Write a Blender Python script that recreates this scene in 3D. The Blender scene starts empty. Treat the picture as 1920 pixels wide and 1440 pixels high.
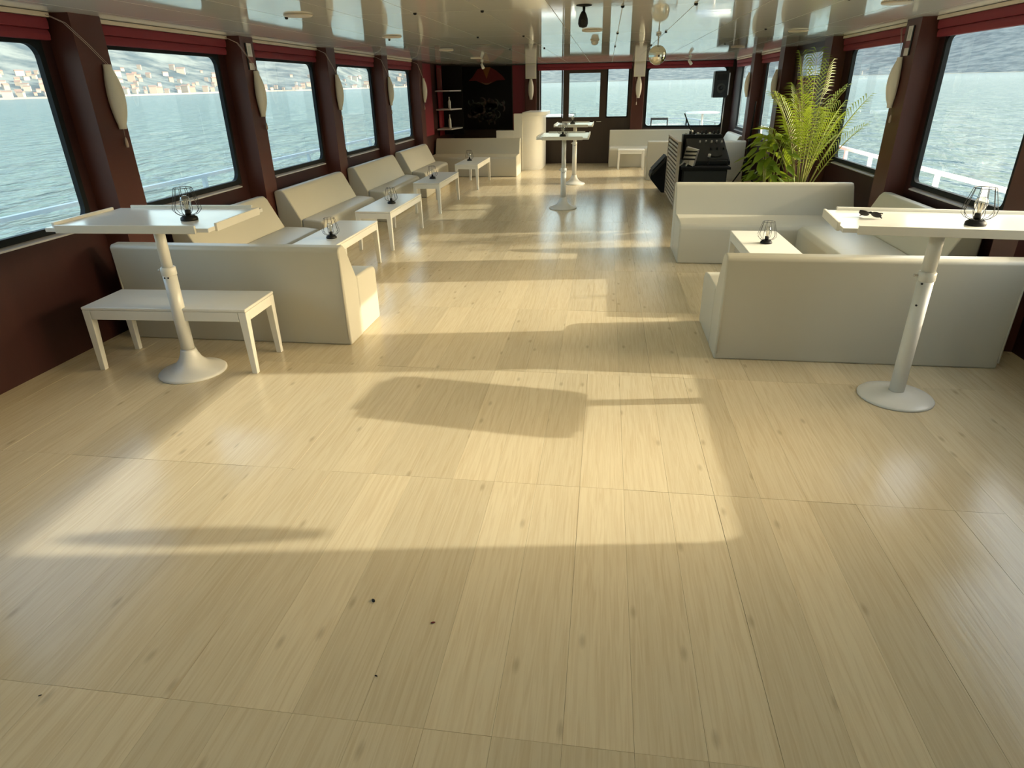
import bpy, bmesh, math, random
from math import sin, cos, pi, radians, tan, sqrt, atan2
from mathutils import Vector, Matrix
random.seed(7)
C = bpy.context.scene.collection
SC = bpy.context.scene

# ------------------------------------------------------------------ camera
cam_d = bpy.data.cameras.new('camera')
cam_d.sensor_width = 36.0
cam_d.lens = 36.0 * 1185.0 / 1920.0
cam_d.clip_start = 0.05
cam_d.clip_end = 20000
cam = bpy.data.objects.new('camera', cam_d)
C.objects.link(cam)
F, HY, SL, VX, CAMH = 1185.0, 165.2, -0.018, 1139.0, 1.8
n = Vector((-SL, 1.0)).normalized()
d0 = (HY - 720.0) * n.y
pitch = math.atan(-d0 / F)
down = Vector((n.x * cos(pitch), n.y * cos(pitch), sin(pitch)))
fw = Vector((VX - 960.0, HY + SL * (VX - 960.0) - 720.0, F)).normalized()
rt = down.cross(fw)
R = Matrix((rt, fw, -down))                        # image axes (x right, y down, z forward) -> cabin axes
ax, ay, az = R @ Vector((1, 0, 0)), R @ Vector((0, -1, 0)), R @ Vector((0, 0, -1))
cam.matrix_world = Matrix(((ax.x, ay.x, az.x, 0), (ax.y, ay.y, az.y, 0), (ax.z, ay.z, az.z, CAMH), (0, 0, 0, 1)))
SC.camera = cam

# ------------------------------------------------------------------ sky, sun, exposure
SUN = Vector((2.55, 0.38, 1.0)).normalized()
world = bpy.data.worlds.new('sky')
SC.world = world
world.use_nodes = True
wn = world.node_tree.nodes
wl = world.node_tree.links
wn.clear()
sky = wn.new('ShaderNodeTexSky')
sky.sky_type = 'NISHITA'
sky.sun_disc = False
sky.sun_elevation = math.asin(SUN.z)
sky.sun_rotation = atan2(SUN.x, SUN.y)
sky.air_density = 1.0
sky.dust_density = 3.2
sky.ozone_density = 1.5
bg = wn.new('ShaderNodeBackground')
bg.inputs['Strength'].default_value = 1.2
wo = wn.new('ShaderNodeOutputWorld')
haze = wn.new('ShaderNodeMix')
haze.data_type = 'RGBA'
haze.blend_type = 'MULTIPLY'
haze.inputs['Factor'].default_value = 1.0
haze.inputs['B'].default_value = (1.09, 1.03, 0.87, 1)
wl.new(sky.outputs[0], haze.inputs['A'])
wl.new(haze.outputs['Result'], bg.inputs['Color'])
wl.new(bg.outputs[0], wo.inputs['Surface'])
sd = bpy.data.lights.new('sun', 'SUN')
sd.energy = 5.6
sd.angle = radians(0.6)
sd.color = (1.0, 0.92, 0.76)
so = bpy.data.objects.new('sun', sd)
C.objects.link(so)
so.rotation_euler = SUN.to_track_quat('Z', 'Y').to_euler()
so.location = (60, 8, 24)
SC.view_settings.view_transform = 'Standard'
SC.view_settings.look = 'None'
SC.view_settings.gamma = 1.0
SC.view_settings.use_curve_mapping = False
SC.view_settings.exposure = -0.34


# ------------------------------------------------------------------ helpers
class MB:
    def __init__(s):
        s.bm = bmesh.new()

    def face(s, vs, mi=0):
        f = s.bm.faces.new([s.bm.verts.new(v) for v in vs])
        f.material_index = mi
        return f

    def box(s, x0, y0, z0, x1, y1, z1, mi=0):
        v = [s.bm.verts.new(p) for p in ((x0, y0, z0), (x1, y0, z0), (x1, y1, z0), (x0, y1, z0),
                                         (x0, y0, z1), (x1, y0, z1), (x1, y1, z1), (x0, y1, z1))]
        for q in ((0, 3, 2, 1), (4, 5, 6, 7), (0, 1, 5, 4), (1, 2, 6, 5), (2, 3, 7, 6), (3, 0, 4, 7)):
            s.bm.faces.new([v[i] for i in q]).material_index = mi
        return s

    def hexa(s, lo, hi, mi=0):
        """box from four bottom and four top corners"""
        v = [s.bm.verts.new(p) for p in list(lo) + list(hi)]
        for q in ((0, 3, 2, 1), (4, 5, 6, 7), (0, 1, 5, 4), (1, 2, 6, 5), (2, 3, 7, 6), (3, 0, 4, 7)):
            s.bm.faces.new([v[i] for i in q]).material_index = mi
        return s

    def prism(s, pts, fn, a, b, mi=0):
        """extrude the 2-D polygon pts; fn(p, q, t) gives the point at depth t"""
        A = [s.bm.verts.new(fn(p, q, a)) for p, q in pts]
        B = [s.bm.verts.new(fn(p, q, b)) for p, q in pts]
        k = len(pts)
        s.bm.faces.new(A[::-1]).material_index = mi
        s.bm.faces.new(B).material_index = mi
        for i in range(k):
            s.bm.faces.new([A[i], A[(i + 1) % k], B[(i + 1) % k], B[i]]).material_index = mi
        return s

    def rod(s, p0, p1, r0, r1=None, k=10, mi=0, cap=True):
        r1 = r0 if r1 is None else r1
        p0, p1 = Vector(p0), Vector(p1)
        d = (p1 - p0).normalized()
        u = d.orthogonal().normalized()
        w = d.cross(u)
        A, B = [], []
        for i in range(k):
            t = 2 * pi * i / k
            o = u * cos(t) + w * sin(t)
            A.append(s.bm.verts.new(p0 + o * r0))
            B.append(s.bm.verts.new(p1 + o * r1))
        for i in range(k):
            f = s.bm.faces.new([A[i], A[(i + 1) % k], B[(i + 1) % k], B[i]])
            f.material_index = mi
            f.smooth = True
        if cap:
            s.bm.faces.new(A[::-1]).material_index = mi
            s.bm.faces.new(B).material_index = mi
        return s

    def tube(s, pts, r, k=6, mi=0, closed=False):
        pts = [Vector(p) for p in pts]
        m = len(pts)
        rings = []
        for i, p in enumerate(pts):
            a = pts[i - 1] if (i > 0 or closed) else pts[i]
            b = pts[(i + 1) % m] if (i < m - 1 or closed) else pts[i]
            d = (b - a).normalized()
            up = Vector((0, 0, 1)) if abs(d.z) < 0.95 else Vector((0, 1, 0))
            u = d.cross(up).normalized()
            w = u.cross(d).normalized()
            rr = r[i] if isinstance(r, (list, tuple)) else r
            rings.append([s.bm.verts.new(p + (u * cos(2 * pi * j / k) + w * sin(2 * pi * j / k)) * rr) for j in range(k)])
        last = m if closed else m - 1
        for i in range(last):
            A, B = rings[i], rings[(i + 1) % m]
            for j in range(k):
                f = s.bm.faces.new([A[j], A[(j + 1) % k], B[(j + 1) % k], B[j]])
                f.material_index = mi
                f.smooth = True
        if not closed:
            s.bm.faces.new(rings[0][::-1]).material_index = mi
            s.bm.faces.new(rings[-1]).material_index = mi
        return s

    def lathe(s, prof, c=(0, 0, 0), k=24, mi=0, axis='z'):
        c = Vector(c)
        rings = []
        for r, z in prof:
            if r < 1e-6:
                rings.append([s.bm.verts.new(c + (Vector((0, 0, z)) if axis == 'z' else Vector((0, z, 0)) if axis == 'y' else Vector((z, 0, 0))))])
            else:
                ring = []
                for j in range(k):
                    t = 2 * pi * j / k
                    a, b = r * cos(t), r * sin(t)
                    o = Vector((a, b, z)) if axis == 'z' else Vector((b, z, a)) if axis == 'y' else Vector((z, a, b))
                    ring.append(s.bm.verts.new(c + o))
                rings.append(ring)
        for A, B in zip(rings, rings[1:]):
            for j in range(k):
                a0, a1 = A[j % len(A)], A[(j + 1) % len(A)]
                b0, b1 = B[j % len(B)], B[(j + 1) % len(B)]
                vs = []
                for v in (a0, a1, b1, b0):
                    if v not in vs:
                        vs.append(v)
                if len(vs) > 2:
                    f = s.bm.faces.new(vs)
                    f.material_index = mi
                    f.smooth = True
        if len(rings[0]) > 1:
            s.bm.faces.new(rings[0][::-1]).material_index = mi
        if len(rings[-1]) > 1:
            s.bm.faces.new(rings[-1]).material_index = mi
        return s

    def ball(s, c, r, k=16, mi=0, sz=1.0):
        h = k // 2
        return s.lathe([(r * sin(pi * i / h), -r * sz * cos(pi * i / h)) for i in range(h + 1)], c, k, mi)


def obj(name, mb, mat, parent=None, loc=None, rot=None, bevel=0, seg=2, kind=None, label=None, cat=None, group=None, smooth=False):
    me = bpy.data.meshes.new(name)
    bmesh.ops.recalc_face_normals(mb.bm, faces=mb.bm.faces)
    if smooth:
        for f in mb.bm.faces:
            f.smooth = True
    mb.bm.to_mesh(me)
    mb.bm.free()
    for m in (mat if isinstance(mat, (list, tuple)) else [mat]):
        me.materials.append(m)
    o = bpy.data.objects.new(name, me)
    C.objects.link(o)
    if parent:
        o.parent = parent
    if loc is not None:
        o.location = loc
    if rot is not None:
        o.rotation_euler = rot
    if bevel:
        b = o.modifiers.new('bevel', 'BEVEL')
        b.width = bevel
        b.segments = seg
        b.limit_method = 'ANGLE'
        b.angle_limit = radians(25)
        b.harden_normals = False
        for p in me.polygons:
            p.use_smooth = True
        sm = o.modifiers.new('wn', 'WEIGHTED_NORMAL')
        sm.keep_sharp = True
    props(o, label, cat, group, kind)
    return o


def props(o, label=None, cat=None, group=None, kind=None):
    if label: o['label'] = label
    if cat: o['category'] = cat
    if group: o['group'] = group
    if kind: o['kind'] = kind
    return o


def thing(name, label, cat, loc=(0, 0, 0), rotz=0, group=None):
    o = bpy.data.objects.new(name, None)
    o.empty_display_size = 0.1
    C.objects.link(o)
    o.location = loc
    o.rotation_euler = (0, 0, rotz)
    return props(o, label, cat, group)


def setting(name, loc=(0, 0, 0), rotz=0):
    o = bpy.data.objects.new(name, None)
    C.objects.link(o)
    o.location = loc
    o.rotation_euler = (0, 0, rotz)
    o['kind'] = 'structure'
    return o


def dup(root, loc, rotz, label=None, group=None):
    r = root.copy()
    C.objects.link(r)
    r.location = loc
    r.rotation_euler = (0, 0, rotz)
    if label: r['label'] = label
    if group: r['group'] = group
    for ch in list(root.children):
        c = ch.copy()
        C.objects.link(c)
        c.parent = r
        for g in list(ch.children):
            e = g.copy()
            C.objects.link(e)
            e.parent = c
    return r


# ------------------------------------------------------------------ materials
def mat(name, col, rough=0.5, metal=0.0, spec=0.5, bump=0, bscale=40, var=0, vscale=6, coat=0, trans=0, stretch=(1, 1, 1)):
    m = bpy.data.materials.new(name)
    m.use_nodes = True
    nt = m.node_tree
    b = nt.nodes['Principled BSDF']
    b.inputs['Base Color'].default_value = (*col, 1)
    b.inputs['Roughness'].default_value = rough
    b.inputs['Metallic'].default_value = metal
    b.inputs['Specular IOR Level'].default_value = spec
    b.inputs['Coat Weight'].default_value = coat
    b.inputs['Coat Roughness'].default_value = 0.05
    if bump or var:
        tc = nt.nodes.new('ShaderNodeTexCoord')
        mp = nt.nodes.new('ShaderNodeMapping')
        mp.inputs['Scale'].default_value = stretch
        nt.links.new(tc.outputs['Object'], mp.inputs['Vector'])
    if var:
        no = nt.nodes.new('ShaderNodeTexNoise')
        no.inputs['Scale'].default_value = vscale
        no.inputs['Detail'].default_value = 5
        nt.links.new(mp.outputs[0], no.inputs['Vector'])
        hs = nt.nodes.new('ShaderNodeMix')
        hs.data_type = 'RGBA'
        hs.inputs['A'].default_value = (*[c * (1 - var) for c in col], 1)
        hs.inputs['B'].default_value = (*[min(1, c * (1 + var)) for c in col], 1)
        nt.links.new(no.outputs['Fac'], hs.inputs['Factor'])
        nt.links.new(hs.outputs['Result'], b.inputs['Base Color'])
    if bump:
        nb = nt.nodes.new('ShaderNodeTexNoise')
        nb.inputs['Scale'].default_value = bscale
        nb.inputs['Detail'].default_value = 4
        nt.links.new(mp.outputs[0], nb.inputs['Vector'])
        bp = nt.nodes.new('ShaderNodeBump')
        bp.inputs['Strength'].default_value = bump
        bp.inputs['Distance'].default_value = 0.01
        nt.links.new(nb.outputs['Fac'], bp.inputs['Height'])
        nt.links.new(bp.outputs[0], b.inputs['Normal'])
    return m


def glass_mat(name, tint=(0.93, 0.97, 0.96), refl=1.0, rough=0.0):
    m = bpy.data.materials.new(name)
    m.use_nodes = True
    nt = m.node_tree
    nt.nodes.clear()
    out = nt.nodes.new('ShaderNodeOutputMaterial')
    tr = nt.nodes.new('ShaderNodeBsdfTransparent')
    tr.inputs['Color'].default_value = (*tint, 1)
    gl = nt.nodes.new('ShaderNodeBsdfGlossy')
    gl.inputs['Roughness'].default_value = rough
    # Schlick reflectance of a thin pane, the same from both faces
    geo = nt.nodes.new('ShaderNodeNewGeometry')
    dt = nt.nodes.new('ShaderNodeVectorMath')
    dt.operation = 'DOT_PRODUCT'
    nt.links.new(geo.outputs['Normal'], dt.inputs[0])
    nt.links.new(geo.outputs['Incoming'], dt.inputs[1])
    last = dt.outputs['Value']
    for op, v in (('ABSOLUTE', None), ('SUBTRACT', 1.0), ('POWER', 5.0), ('MULTIPLY', 0.93 * refl), ('ADD', 0.06 * refl)):
        q = nt.nodes.new('ShaderNodeMath')
        q.operation = op
        q.use_clamp = op != 'ABSOLUTE'
        if op == 'SUBTRACT':
            q.inputs[0].default_value = v
            nt.links.new(last, q.inputs[1])
        else:
            nt.links.new(last, q.inputs[0])
            if v is not None: q.inputs[1].default_value = v
        last = q.outputs[0]
    mx = nt.nodes.new('ShaderNodeMixShader')
    nt.links.new(last, mx.inputs[0])
    nt.links.new(tr.outputs[0], mx.inputs[1])
    nt.links.new(gl.outputs[0], mx.inputs[2])
    nt.links.new(mx.outputs[0], out.inputs['Surface'])
    return m


def floor_mat():
    m = bpy.data.materials.new('pale_pine_laminate')
    m.use_nodes = True
    nt = m.node_tree
    N, L = nt.nodes, nt.links
    b = N['Principled BSDF']
    geo = N.new('ShaderNodeNewGeometry')
    oi = N.new('ShaderNodeObjectInfo')
    sc = N.new('ShaderNodeVectorMath'); sc.operation = 'SCALE'; sc.inputs['Scale'].default_value = 37.0
    cx = N.new('ShaderNodeCombineXYZ')
    L.new(oi.outputs['Random'], cx.inputs[1]); L.new(oi.outputs['Random'], cx.inputs[2])
    L.new(cx.outputs[0], sc.inputs[0])
    ad = N.new('ShaderNodeVectorMath'); ad.operation = 'ADD'
    L.new(geo.outputs['Position'], ad.inputs[0]); L.new(sc.outputs[0], ad.inputs[1])
    mp = N.new('ShaderNodeMapping'); mp.inputs['Scale'].default_value = (26, 1.1, 1)
    L.new(ad.outputs[0], mp.inputs['Vector'])
    g = N.new('ShaderNodeTexNoise'); g.inputs['Scale'].default_value = 2.4; g.inputs['Detail'].default_value = 6; g.inputs['Distortion'].default_value = 1.1
    L.new(mp.outputs[0], g.inputs['Vector'])
    cr = N.new('ShaderNodeValToRGB')
    e = cr.color_ramp.elements
    e[0].position = 0.27; e[0].color = (0.615, 0.495, 0.312, 1)
    e[1].position = 0.60; e[1].color = (0.71, 0.605, 0.408, 1)
    L.new(g.outputs['Fac'], cr.inputs[0])
    # plank to plank tint
    mr = N.new('ShaderNodeMapRange'); mr.inputs['To Min'].default_value = 0.91; mr.inputs['To Max'].default_value = 1.06
    L.new(oi.outputs['Random'], mr.inputs[0])
    ml = N.new('ShaderNodeVectorMath'); ml.operation = 'SCALE'
    L.new(cr.outputs[0], ml.inputs[0]); L.new(mr.outputs[0], ml.inputs['Scale'])
    # knots
    mk = N.new('ShaderNodeMapping'); mk.inputs['Scale'].default_value = (4.65, 1.75, 1)
    L.new(ad.outputs[0], mk.inputs['Vector'])
    vo = N.new('ShaderNodeTexVoronoi'); vo.inputs['Scale'].default_value = 1.0; vo.voronoi_dimensions = '2D'
    L.new(mk.outputs[0], vo.inputs['Vector'])
    kr = N.new('ShaderNodeValToRGB')
    kr.color_ramp.elements[0].position = 0.02; kr.color_ramp.elements[0].color = (1, 1, 1, 1)
    kr.color_ramp.elements[1].position = 0.075; kr.color_ramp.elements[1].color = (0, 0, 0, 1)
    L.new(vo.outputs['Distance'], kr.inputs[0])
    sep = N.new('ShaderNodeSeparateColor')
    L.new(vo.outputs['Color'], sep.inputs[0])
    gt = N.new('ShaderNodeMath'); gt.operation = 'GREATER_THAN'; gt.inputs[1].default_value = 0.52
    L.new(sep.outputs[0], gt.inputs[0])
    km = N.new('ShaderNodeMath'); km.operation = 'MULTIPLY'
    L.new(kr.outputs[0], km.inputs[0]); L.new(gt.outputs[0], km.inputs[1])
    km2 = N.new('ShaderNodeMath'); km2.operation = 'MULTIPLY'; km2.inputs[1].default_value = 0.33
    L.new(km.outputs[0], km2.inputs[0])
    mx = N.new('ShaderNodeMix'); mx.data_type = 'RGBA'
    L.new(km2.outputs[0], mx.inputs['Factor']); L.new(ml.outputs[0], mx.inputs['A'])
    mx.inputs['B'].default_value = (0.20, 0.13, 0.065, 1)
    L.new(mx.outputs['Result'], b.inputs['Base Color'])
    b.inputs['Roughness'].default_value = 0.18
    b.inputs['Specular IOR Level'].default_value = 0.45
    bp = N.new('ShaderNodeBump'); bp.inputs['Strength'].default_value = 0.12; bp.inputs['Distance'].default_value = 0.004
    L.new(g.outputs['Fac'], bp.inputs['Height']); L.new(bp.outputs[0], b.inputs['Normal'])
    return m


def ceiling_mat():
    m = mat('glossy_white_ceiling_panel', (0.92, 0.92, 0.84), 0.05, spec=0.6)
    nt = m.node_tree
    N, L = nt.nodes, nt.links
    b = N['Principled BSDF']
    geo = N.new('ShaderNodeNewGeometry')
    mp = N.new('ShaderNodeMapping'); mp.inputs['Scale'].default_value = (0.7, 2.0, 1)
    L.new(geo.outputs['Position'], mp.inputs['Vector'])
    no = N.new('ShaderNodeTexNoise'); no.inputs['Scale'].default_value = 1.6; no.inputs['Detail'].default_value = 2
    L.new(mp.outputs[0], no.inputs['Vector'])
    bp = N.new('ShaderNodeBump'); bp.inputs['Strength'].default_value = 0.02; bp.inputs['Distance'].default_value = 0.03
    L.new(no.outputs['Fac'], bp.inputs['Height']); L.new(bp.outputs[0], b.inputs['Normal'])
    return m


def sea_mat():
    m = bpy.data.materials.new('choppy_teal_water')
    m.use_nodes = True
    nt = m.node_tree
    N, L = nt.nodes, nt.links
    N.remove(N['Principled BSDF'])
    df = N.new('ShaderNodeBsdfDiffuse')
    df.inputs['Color'].default_value = (0.080, 0.135, 0.128, 1)
    gs = N.new('ShaderNodeBsdfGlossy')
    gs.inputs['Roughness'].default_value = 0.16
    lw = N.new('ShaderNodeLayerWeight')
    lw.inputs['Blend'].default_value = 0.5
    mr = N.new('ShaderNodeMapRange')          # a choppy surface: waves keep the grazing reflectance well under one
    mr.inputs['From Min'].default_value = 0.55
    mr.inputs['From Max'].default_value = 1.0
    mr.inputs['To Min'].default_value = 0.07
    mr.inputs['To Max'].default_value = 0.40
    mxs = N.new('ShaderNodeMixShader')
    L.new(lw.outputs['Facing'], mr.inputs[0]); L.new(mr.outputs[0], mxs.inputs[0])
    L.new(df.outputs[0], mxs.inputs[1]); L.new(gs.outputs[0], mxs.inputs[2])
    L.new(mxs.outputs[0], N['Material Output'].inputs['Surface'])
    geo = N.new('ShaderNodeNewGeometry')
    prev = None
    for s, st, det, dist in ((0.35, 1.0, 4, 1.3), (1.4, 0.8, 5, 0.35)):
        mp = N.new('ShaderNodeMapping'); mp.inputs['Scale'].default_value = (s, s * 0.55, 1); mp.inputs['Rotation'].default_value = (0, 0, 0.5)
        L.new(geo.outputs['Position'], mp.inputs['Vector'])
        no = N.new('ShaderNodeTexNoise'); no.inputs['Scale'].default_value = 1; no.inputs['Detail'].default_value = det; no.inputs['Distortion'].default_value = 0.4
        L.new(mp.outputs[0], no.inputs['Vector'])
        bp = N.new('ShaderNodeBump'); bp.inputs['Strength'].default_value = st; bp.inputs['Distance'].default_value = dist
        L.new(no.outputs['Fac'], bp.inputs['Height'])
        if prev: L.new(prev.outputs[0], bp.inputs['Normal'])
        prev = bp
    L.new(prev.outputs[0], df.inputs['Normal']); L.new(prev.outputs[0], gs.inputs['Normal']); L.new(prev.outputs[0], lw.inputs['Normal'])
    return m


def hill_mat():
    m = bpy.data.materials.new('hazy_wooded_hillside')
    m.use_nodes = True
    nt = m.node_tree
    N, L = nt.nodes, nt.links
    b = N['Principled BSDF']
    b.inputs['Roughness'].default_value = 0.95
    b.inputs['Specular IOR Level'].default_value = 0.0
    geo = N.new('ShaderNodeNewGeometry')
    no = N.new('ShaderNodeTexNoise'); no.inputs['Scale'].default_value = 0.022; no.inputs['Detail'].default_value = 8; no.inputs['Roughness'].default_value = 0.62
    L.new(geo.outputs['Position'], no.inputs['Vector'])
    cr = N.new('ShaderNodeValToRGB')  # mottled woodland, with some distance haze put into its blue tones
    e = cr.color_ramp.elements
    e[0].position = 0.40; e[0].color = (0.040, 0.068, 0.084, 1)
    e[1].position = 0.60; e[1].color = (0.150, 0.185, 0.185, 1)
    L.new(no.outputs['Fac'], cr.inputs[0])
    L.new(cr.outputs[0], b.inputs['Base Color'])
    return m


M = {}
M['floor'] = floor_mat()
M['subfloor'] = mat('floor_joint', (0.20, 0.15, 0.09), 0.6)
M['ceil'] = ceiling_mat()
M['ceiljoint'] = mat('ceiling_joint', (0.60, 0.54, 0.40), 0.4)
M['wall'] = mat('dark_maroon_wood', (0.036, 0.010, 0.008), 0.42, spec=0.35, var=0.25, vscale=2.2, stretch=(1, 4, 0.6))
M['pillar'] = mat('brown_painted_pillar', (0.085, 0.026, 0.018), 0.42, spec=0.35, var=0.18, vscale=2.0)
M['backwall'] = mat('dark_brown_wood', (0.035, 0.019, 0.011), 0.35, var=0.25, vscale=3, stretch=(4, 4, 0.5))
M['red'] = mat('crimson_blind_fabric', (0.21, 0.017, 0.027), 0.7, bump=0.1, bscale=300)
M['redwall'] = mat('crimson_paint', (0.20, 0.011, 0.022), 0.45)
M['rubber'] = mat('black_window_rubber', (0.008, 0.011, 0.012), 0.6, spec=0.2)
M['alu'] = mat('pale_aluminium', (0.62, 0.60, 0.60), 0.35, metal=0.35)
M['rail_cream'] = mat('cream_head_rail', (0.72, 0.62, 0.48), 0.4)
M['vinyl'] = mat('cream_white_vinyl', (0.57, 0.54, 0.44), 0.36, bump=0.18, bscale=5, var=0.03, vscale=2, spec=0.45)
M['white'] = mat('white_lacquer', (0.80, 0.78, 0.70), 0.30, var=0.03, vscale=8)
M['top'] = mat('white_tabletop', (0.83, 0.82, 0.77), 0.22, var=0.02)
M['metalwhite'] = mat('white_painted_steel', (0.74, 0.73, 0.67), 0.28)
M['frosted'] = mat('frosted_cream_plastic', (0.78, 0.73, 0.60), 0.4)
M['cord'] = mat('pale_cord', (0.55, 0.44, 0.36), 0.7)
M['black'] = mat('black_plastic', (0.010, 0.010, 0.010), 0.5, spec=0.25)
M['blackmatte'] = mat('matte_black_board', (0.008, 0.007, 0.007), 0.7, spec=0.2)
M['grille'] = mat('dark_grey_mesh', (0.035, 0.035, 0.032), 0.7, spec=0.2)
M['wire'] = mat('black_wire', (0.020, 0.020, 0.020), 0.4)
M['silver'] = mat('brushed_silver', (0.60, 0.57, 0.50), 0.35, metal=0.6)
M['chrome'] = mat('mirror_chrome', (0.75, 0.72, 0.62), 0.06, metal=1.0)
M['slat'] = mat('weathered_grey_slat', (0.40, 0.34, 0.26), 0.5, var=0.25, vscale=9)
M['leaf'] = mat('glossy_green_leaf', (0.17, 0.26, 0.020), 0.38, var=0.4, vscale=5)
M['palm'] = mat('yellow_green_frond', (0.17, 0.22, 0.022), 0.40, var=0.4, vscale=4)
M['stem'] = mat('green_stem', (0.30, 0.30, 0.07), 0.5)
M['pot'] = mat('dark_plant_pot', (0.03, 0.028, 0.026), 0.5)
M['soil'] = mat('potting_soil', (0.03, 0.02, 0.012), 0.95)
M['deck'] = mat('white_deck_paint', (0.70, 0.72, 0.72), 0.5)
M['railw'] = mat('white_railing_paint', (0.80, 0.82, 0.82), 0.4)
M['rail_shaded'] = mat('shaded_railing_paint', (0.60, 0.66, 0.67), 0.4)  # shade on the left railing is put into this colour
M['railbow'] = mat('blue_grey_railing_paint', (0.30, 0.36, 0.38), 0.4)
M['housewall'] = mat('cream_house_wall', (0.40, 0.36, 0.28), 0.8)
M['housewall2'] = mat('pale_house_wall', (0.28, 0.235, 0.18), 0.8)
M['houseroof'] = mat('brown_tiled_roof', (0.20, 0.13, 0.10), 0.8)
M['quay'] = mat('pale_quay_stone', (0.22, 0.22, 0.20), 0.8)
M['glass'] = glass_mat('window_glass', (0.95, 0.98, 0.97), 1.0)
M['bulb'] = glass_mat('bulb_glass', (0.90, 0.90, 0.87), 3.2)
M['filament'] = mat('pale_filament', (0.75, 0.68, 0.5), 0.4)
M['signwhite'] = mat('white_card', (0.72, 0.66, 0.60), 0.5)
M['signred'] = mat('maroon_card', (0.20, 0.06, 0.055), 0.5)
M['orange'] = mat('orange_print', (0.26, 0.085, 0.012), 0.7)
M['redprint'] = mat('red_print', (0.14, 0.006, 0.006), 0.7)
M['cream_print'] = mat('cream_print', (0.22, 0.10, 0.05), 0.7)
M['greyprint'] = mat('grey_green_print', (0.060, 0.070, 0.058), 0.7)
M['pinkprint'] = mat('dull_pink_print', (0.085, 0.056, 0.054), 0.7)
M['bottle'] = mat('clear_bottle', (0.55, 0.55, 0.52), 0.15)
M['sea'] = sea_mat()
M['hill'] = hill_mat()
for k_, a_ in (('leaf', 0.35), ('palm', 0.35)):
    bb = M[k_].node_tree.nodes['Principled BSDF']
    nt = M[k_].node_tree
    trn = nt.nodes.new('ShaderNodeBsdfTranslucent')
    trn.inputs['Color'].default_value = (0.26, 0.34, 0.025, 1)
    mxs = nt.nodes.new('ShaderNodeMixShader')
    mxs.inputs[0].default_value = a_
    om = nt.nodes['Material Output']
    nt.links.new(bb.outputs[0], mxs.inputs[1])
    nt.links.new(trn.outputs[0], mxs.inputs[2])
    nt.links.new(mxs.outputs[0], om.inputs['Surface'])

# ------------------------------------------------------------------ cabin dimensions
XL, XR, YB, YR, ZC = -3.93, 3.00, 17.4, -3.6, 2.33
SILL, HEAD = 0.945, 2.13
LWIN = [(-2.3, -0.6), (0.25, 1.95), (2.70, 4.46), (5.09, 6.69), (7.44, 8.97), (9.84, 11.29), (12.20, 13.52)]  # first pair is an unseen window added behind the camera to brighten the cabin
RWIN = [(-2.4, -0.7), (2.655, 4.58), (5.35, 6.88), (7.76, 9.28), (12.62, 13.98), (15.02, 16.42)]  # first pair is an unseen window added behind the camera for sun bounce
RDOOR = (10.25, 11.85)
LPIL = [(2.15, 2.50), (4.60, 4.95), (6.88, 7.19), (9.10, 9.43), (11.42, 11.76), (13.66, 14.02)]
RPIL = [(2.29, 2.645), (4.72, 5.04), (7.06, 7.42), (9.60, 9.96), (12.02, 12.36), (14.32, 14.66)]


def frustum(x, y, z=0):
    v = R.transposed() @ Vector((x, y, z - CAMH))
    if v.z < 0.05:
        return False
    px, py = 960 + F * v.x / v.z, 720 + F * v.y / v.z
    return -60 < px < 1980 and -40 < py < 1500


# ------------------------------------------------------------------ floor
fl = setting('floor')
obj('floor_base', MB().box(XL - 0.1, YR, -0.12, XR + 0.1, YB + 0.05, -0.007), M['subfloor'], fl)
PW, PL, Y0 = 0.2155, 1.372, -0.099
cols = [XL + i * PW for i in range(33)]
pm = None
rest = MB()
cand = []
for r in range(-3, 14):
    for ci, x in enumerate(cols):
        x0, x1 = x + 0.0004, min(x + PW - 0.0004, XR)
        if x1 - x0 < 0.02: continue
        y0 = Y0 + r * PL + 0.0006
        y1 = min(y0 + PL - 0.0012, YB)
        vis = any(frustum(a, b_) for a in (x0, (x0 + x1) / 2, x1) for b_ in (y0, (y0 + y1) / 2, y1))
        cand.append((y0, x0, x1, y1, vis))
cand.sort()
np_ = 0
for y0, x0, x1, y1, vis in cand:
    dz = random.uniform(-0.0006, 0.0006)
    full = abs(x1 - x0 - (PW - 0.0008)) < 1e-4 and abs(y1 - y0 - (PL - 0.0012)) < 1e-4
    if vis and full and np_ < 298:
        if pm is None:
            pm = obj('plank', MB().box(0, 0, -0.008, PW - 0.0008, PL - 0.0012, 0), M['floor'], fl, (x0, y0, dz))
        else:
            o = pm.copy()
            C.objects.link(o)
            o.location = (x0, y0, dz)
        np_ += 1
    else:
        rest.box(x0, y0, -0.008, x1, y1, dz)
obj('planks', rest, M['floor'], fl, kind='stuff')

# ------------------------------------------------------------------ ceiling
ce = setting('ceiling')
obj('ceiling_deck', MB().box(XL - 0.14, YR - 0.1, ZC + 0.009, XR + 0.14, YB + 0.12, ZC + 0.2), M['ceiljoint'], ce)
xs = [XL, -3.55, -3.03, -2.51, -1.99, -1.475, -0.955, -0.435, 0.085, 0.605, 1.125, 1.645, 2.165, 2.685, XR]
ys = [YR, -2.2, 0.2, 2.8, 5.4, 8.0, 10.6, 13.2, 15.8, YB]
cpm = {}
for i in range(len(xs) - 1):
    for j in range(len(ys) - 1):
        w, l = round(xs[i + 1] - xs[i] - 0.006, 4), round(ys[j + 1] - ys[j] - 0.004, 4)
        if (w, l) not in cpm:
            cpm[(w, l)] = obj('ceiling_panel', MB().box(0, 0, 0, w, l, 0.009), M['ceil'], ce, (xs[i] + 0.003, ys[j] + 0.002, ZC))
        else:
            o = cpm[(w, l)].copy()
            C.objects.link(o)
            o.location = (xs[i] + 0.003, ys[j] + 0.002, ZC)
fix0 = None
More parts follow.
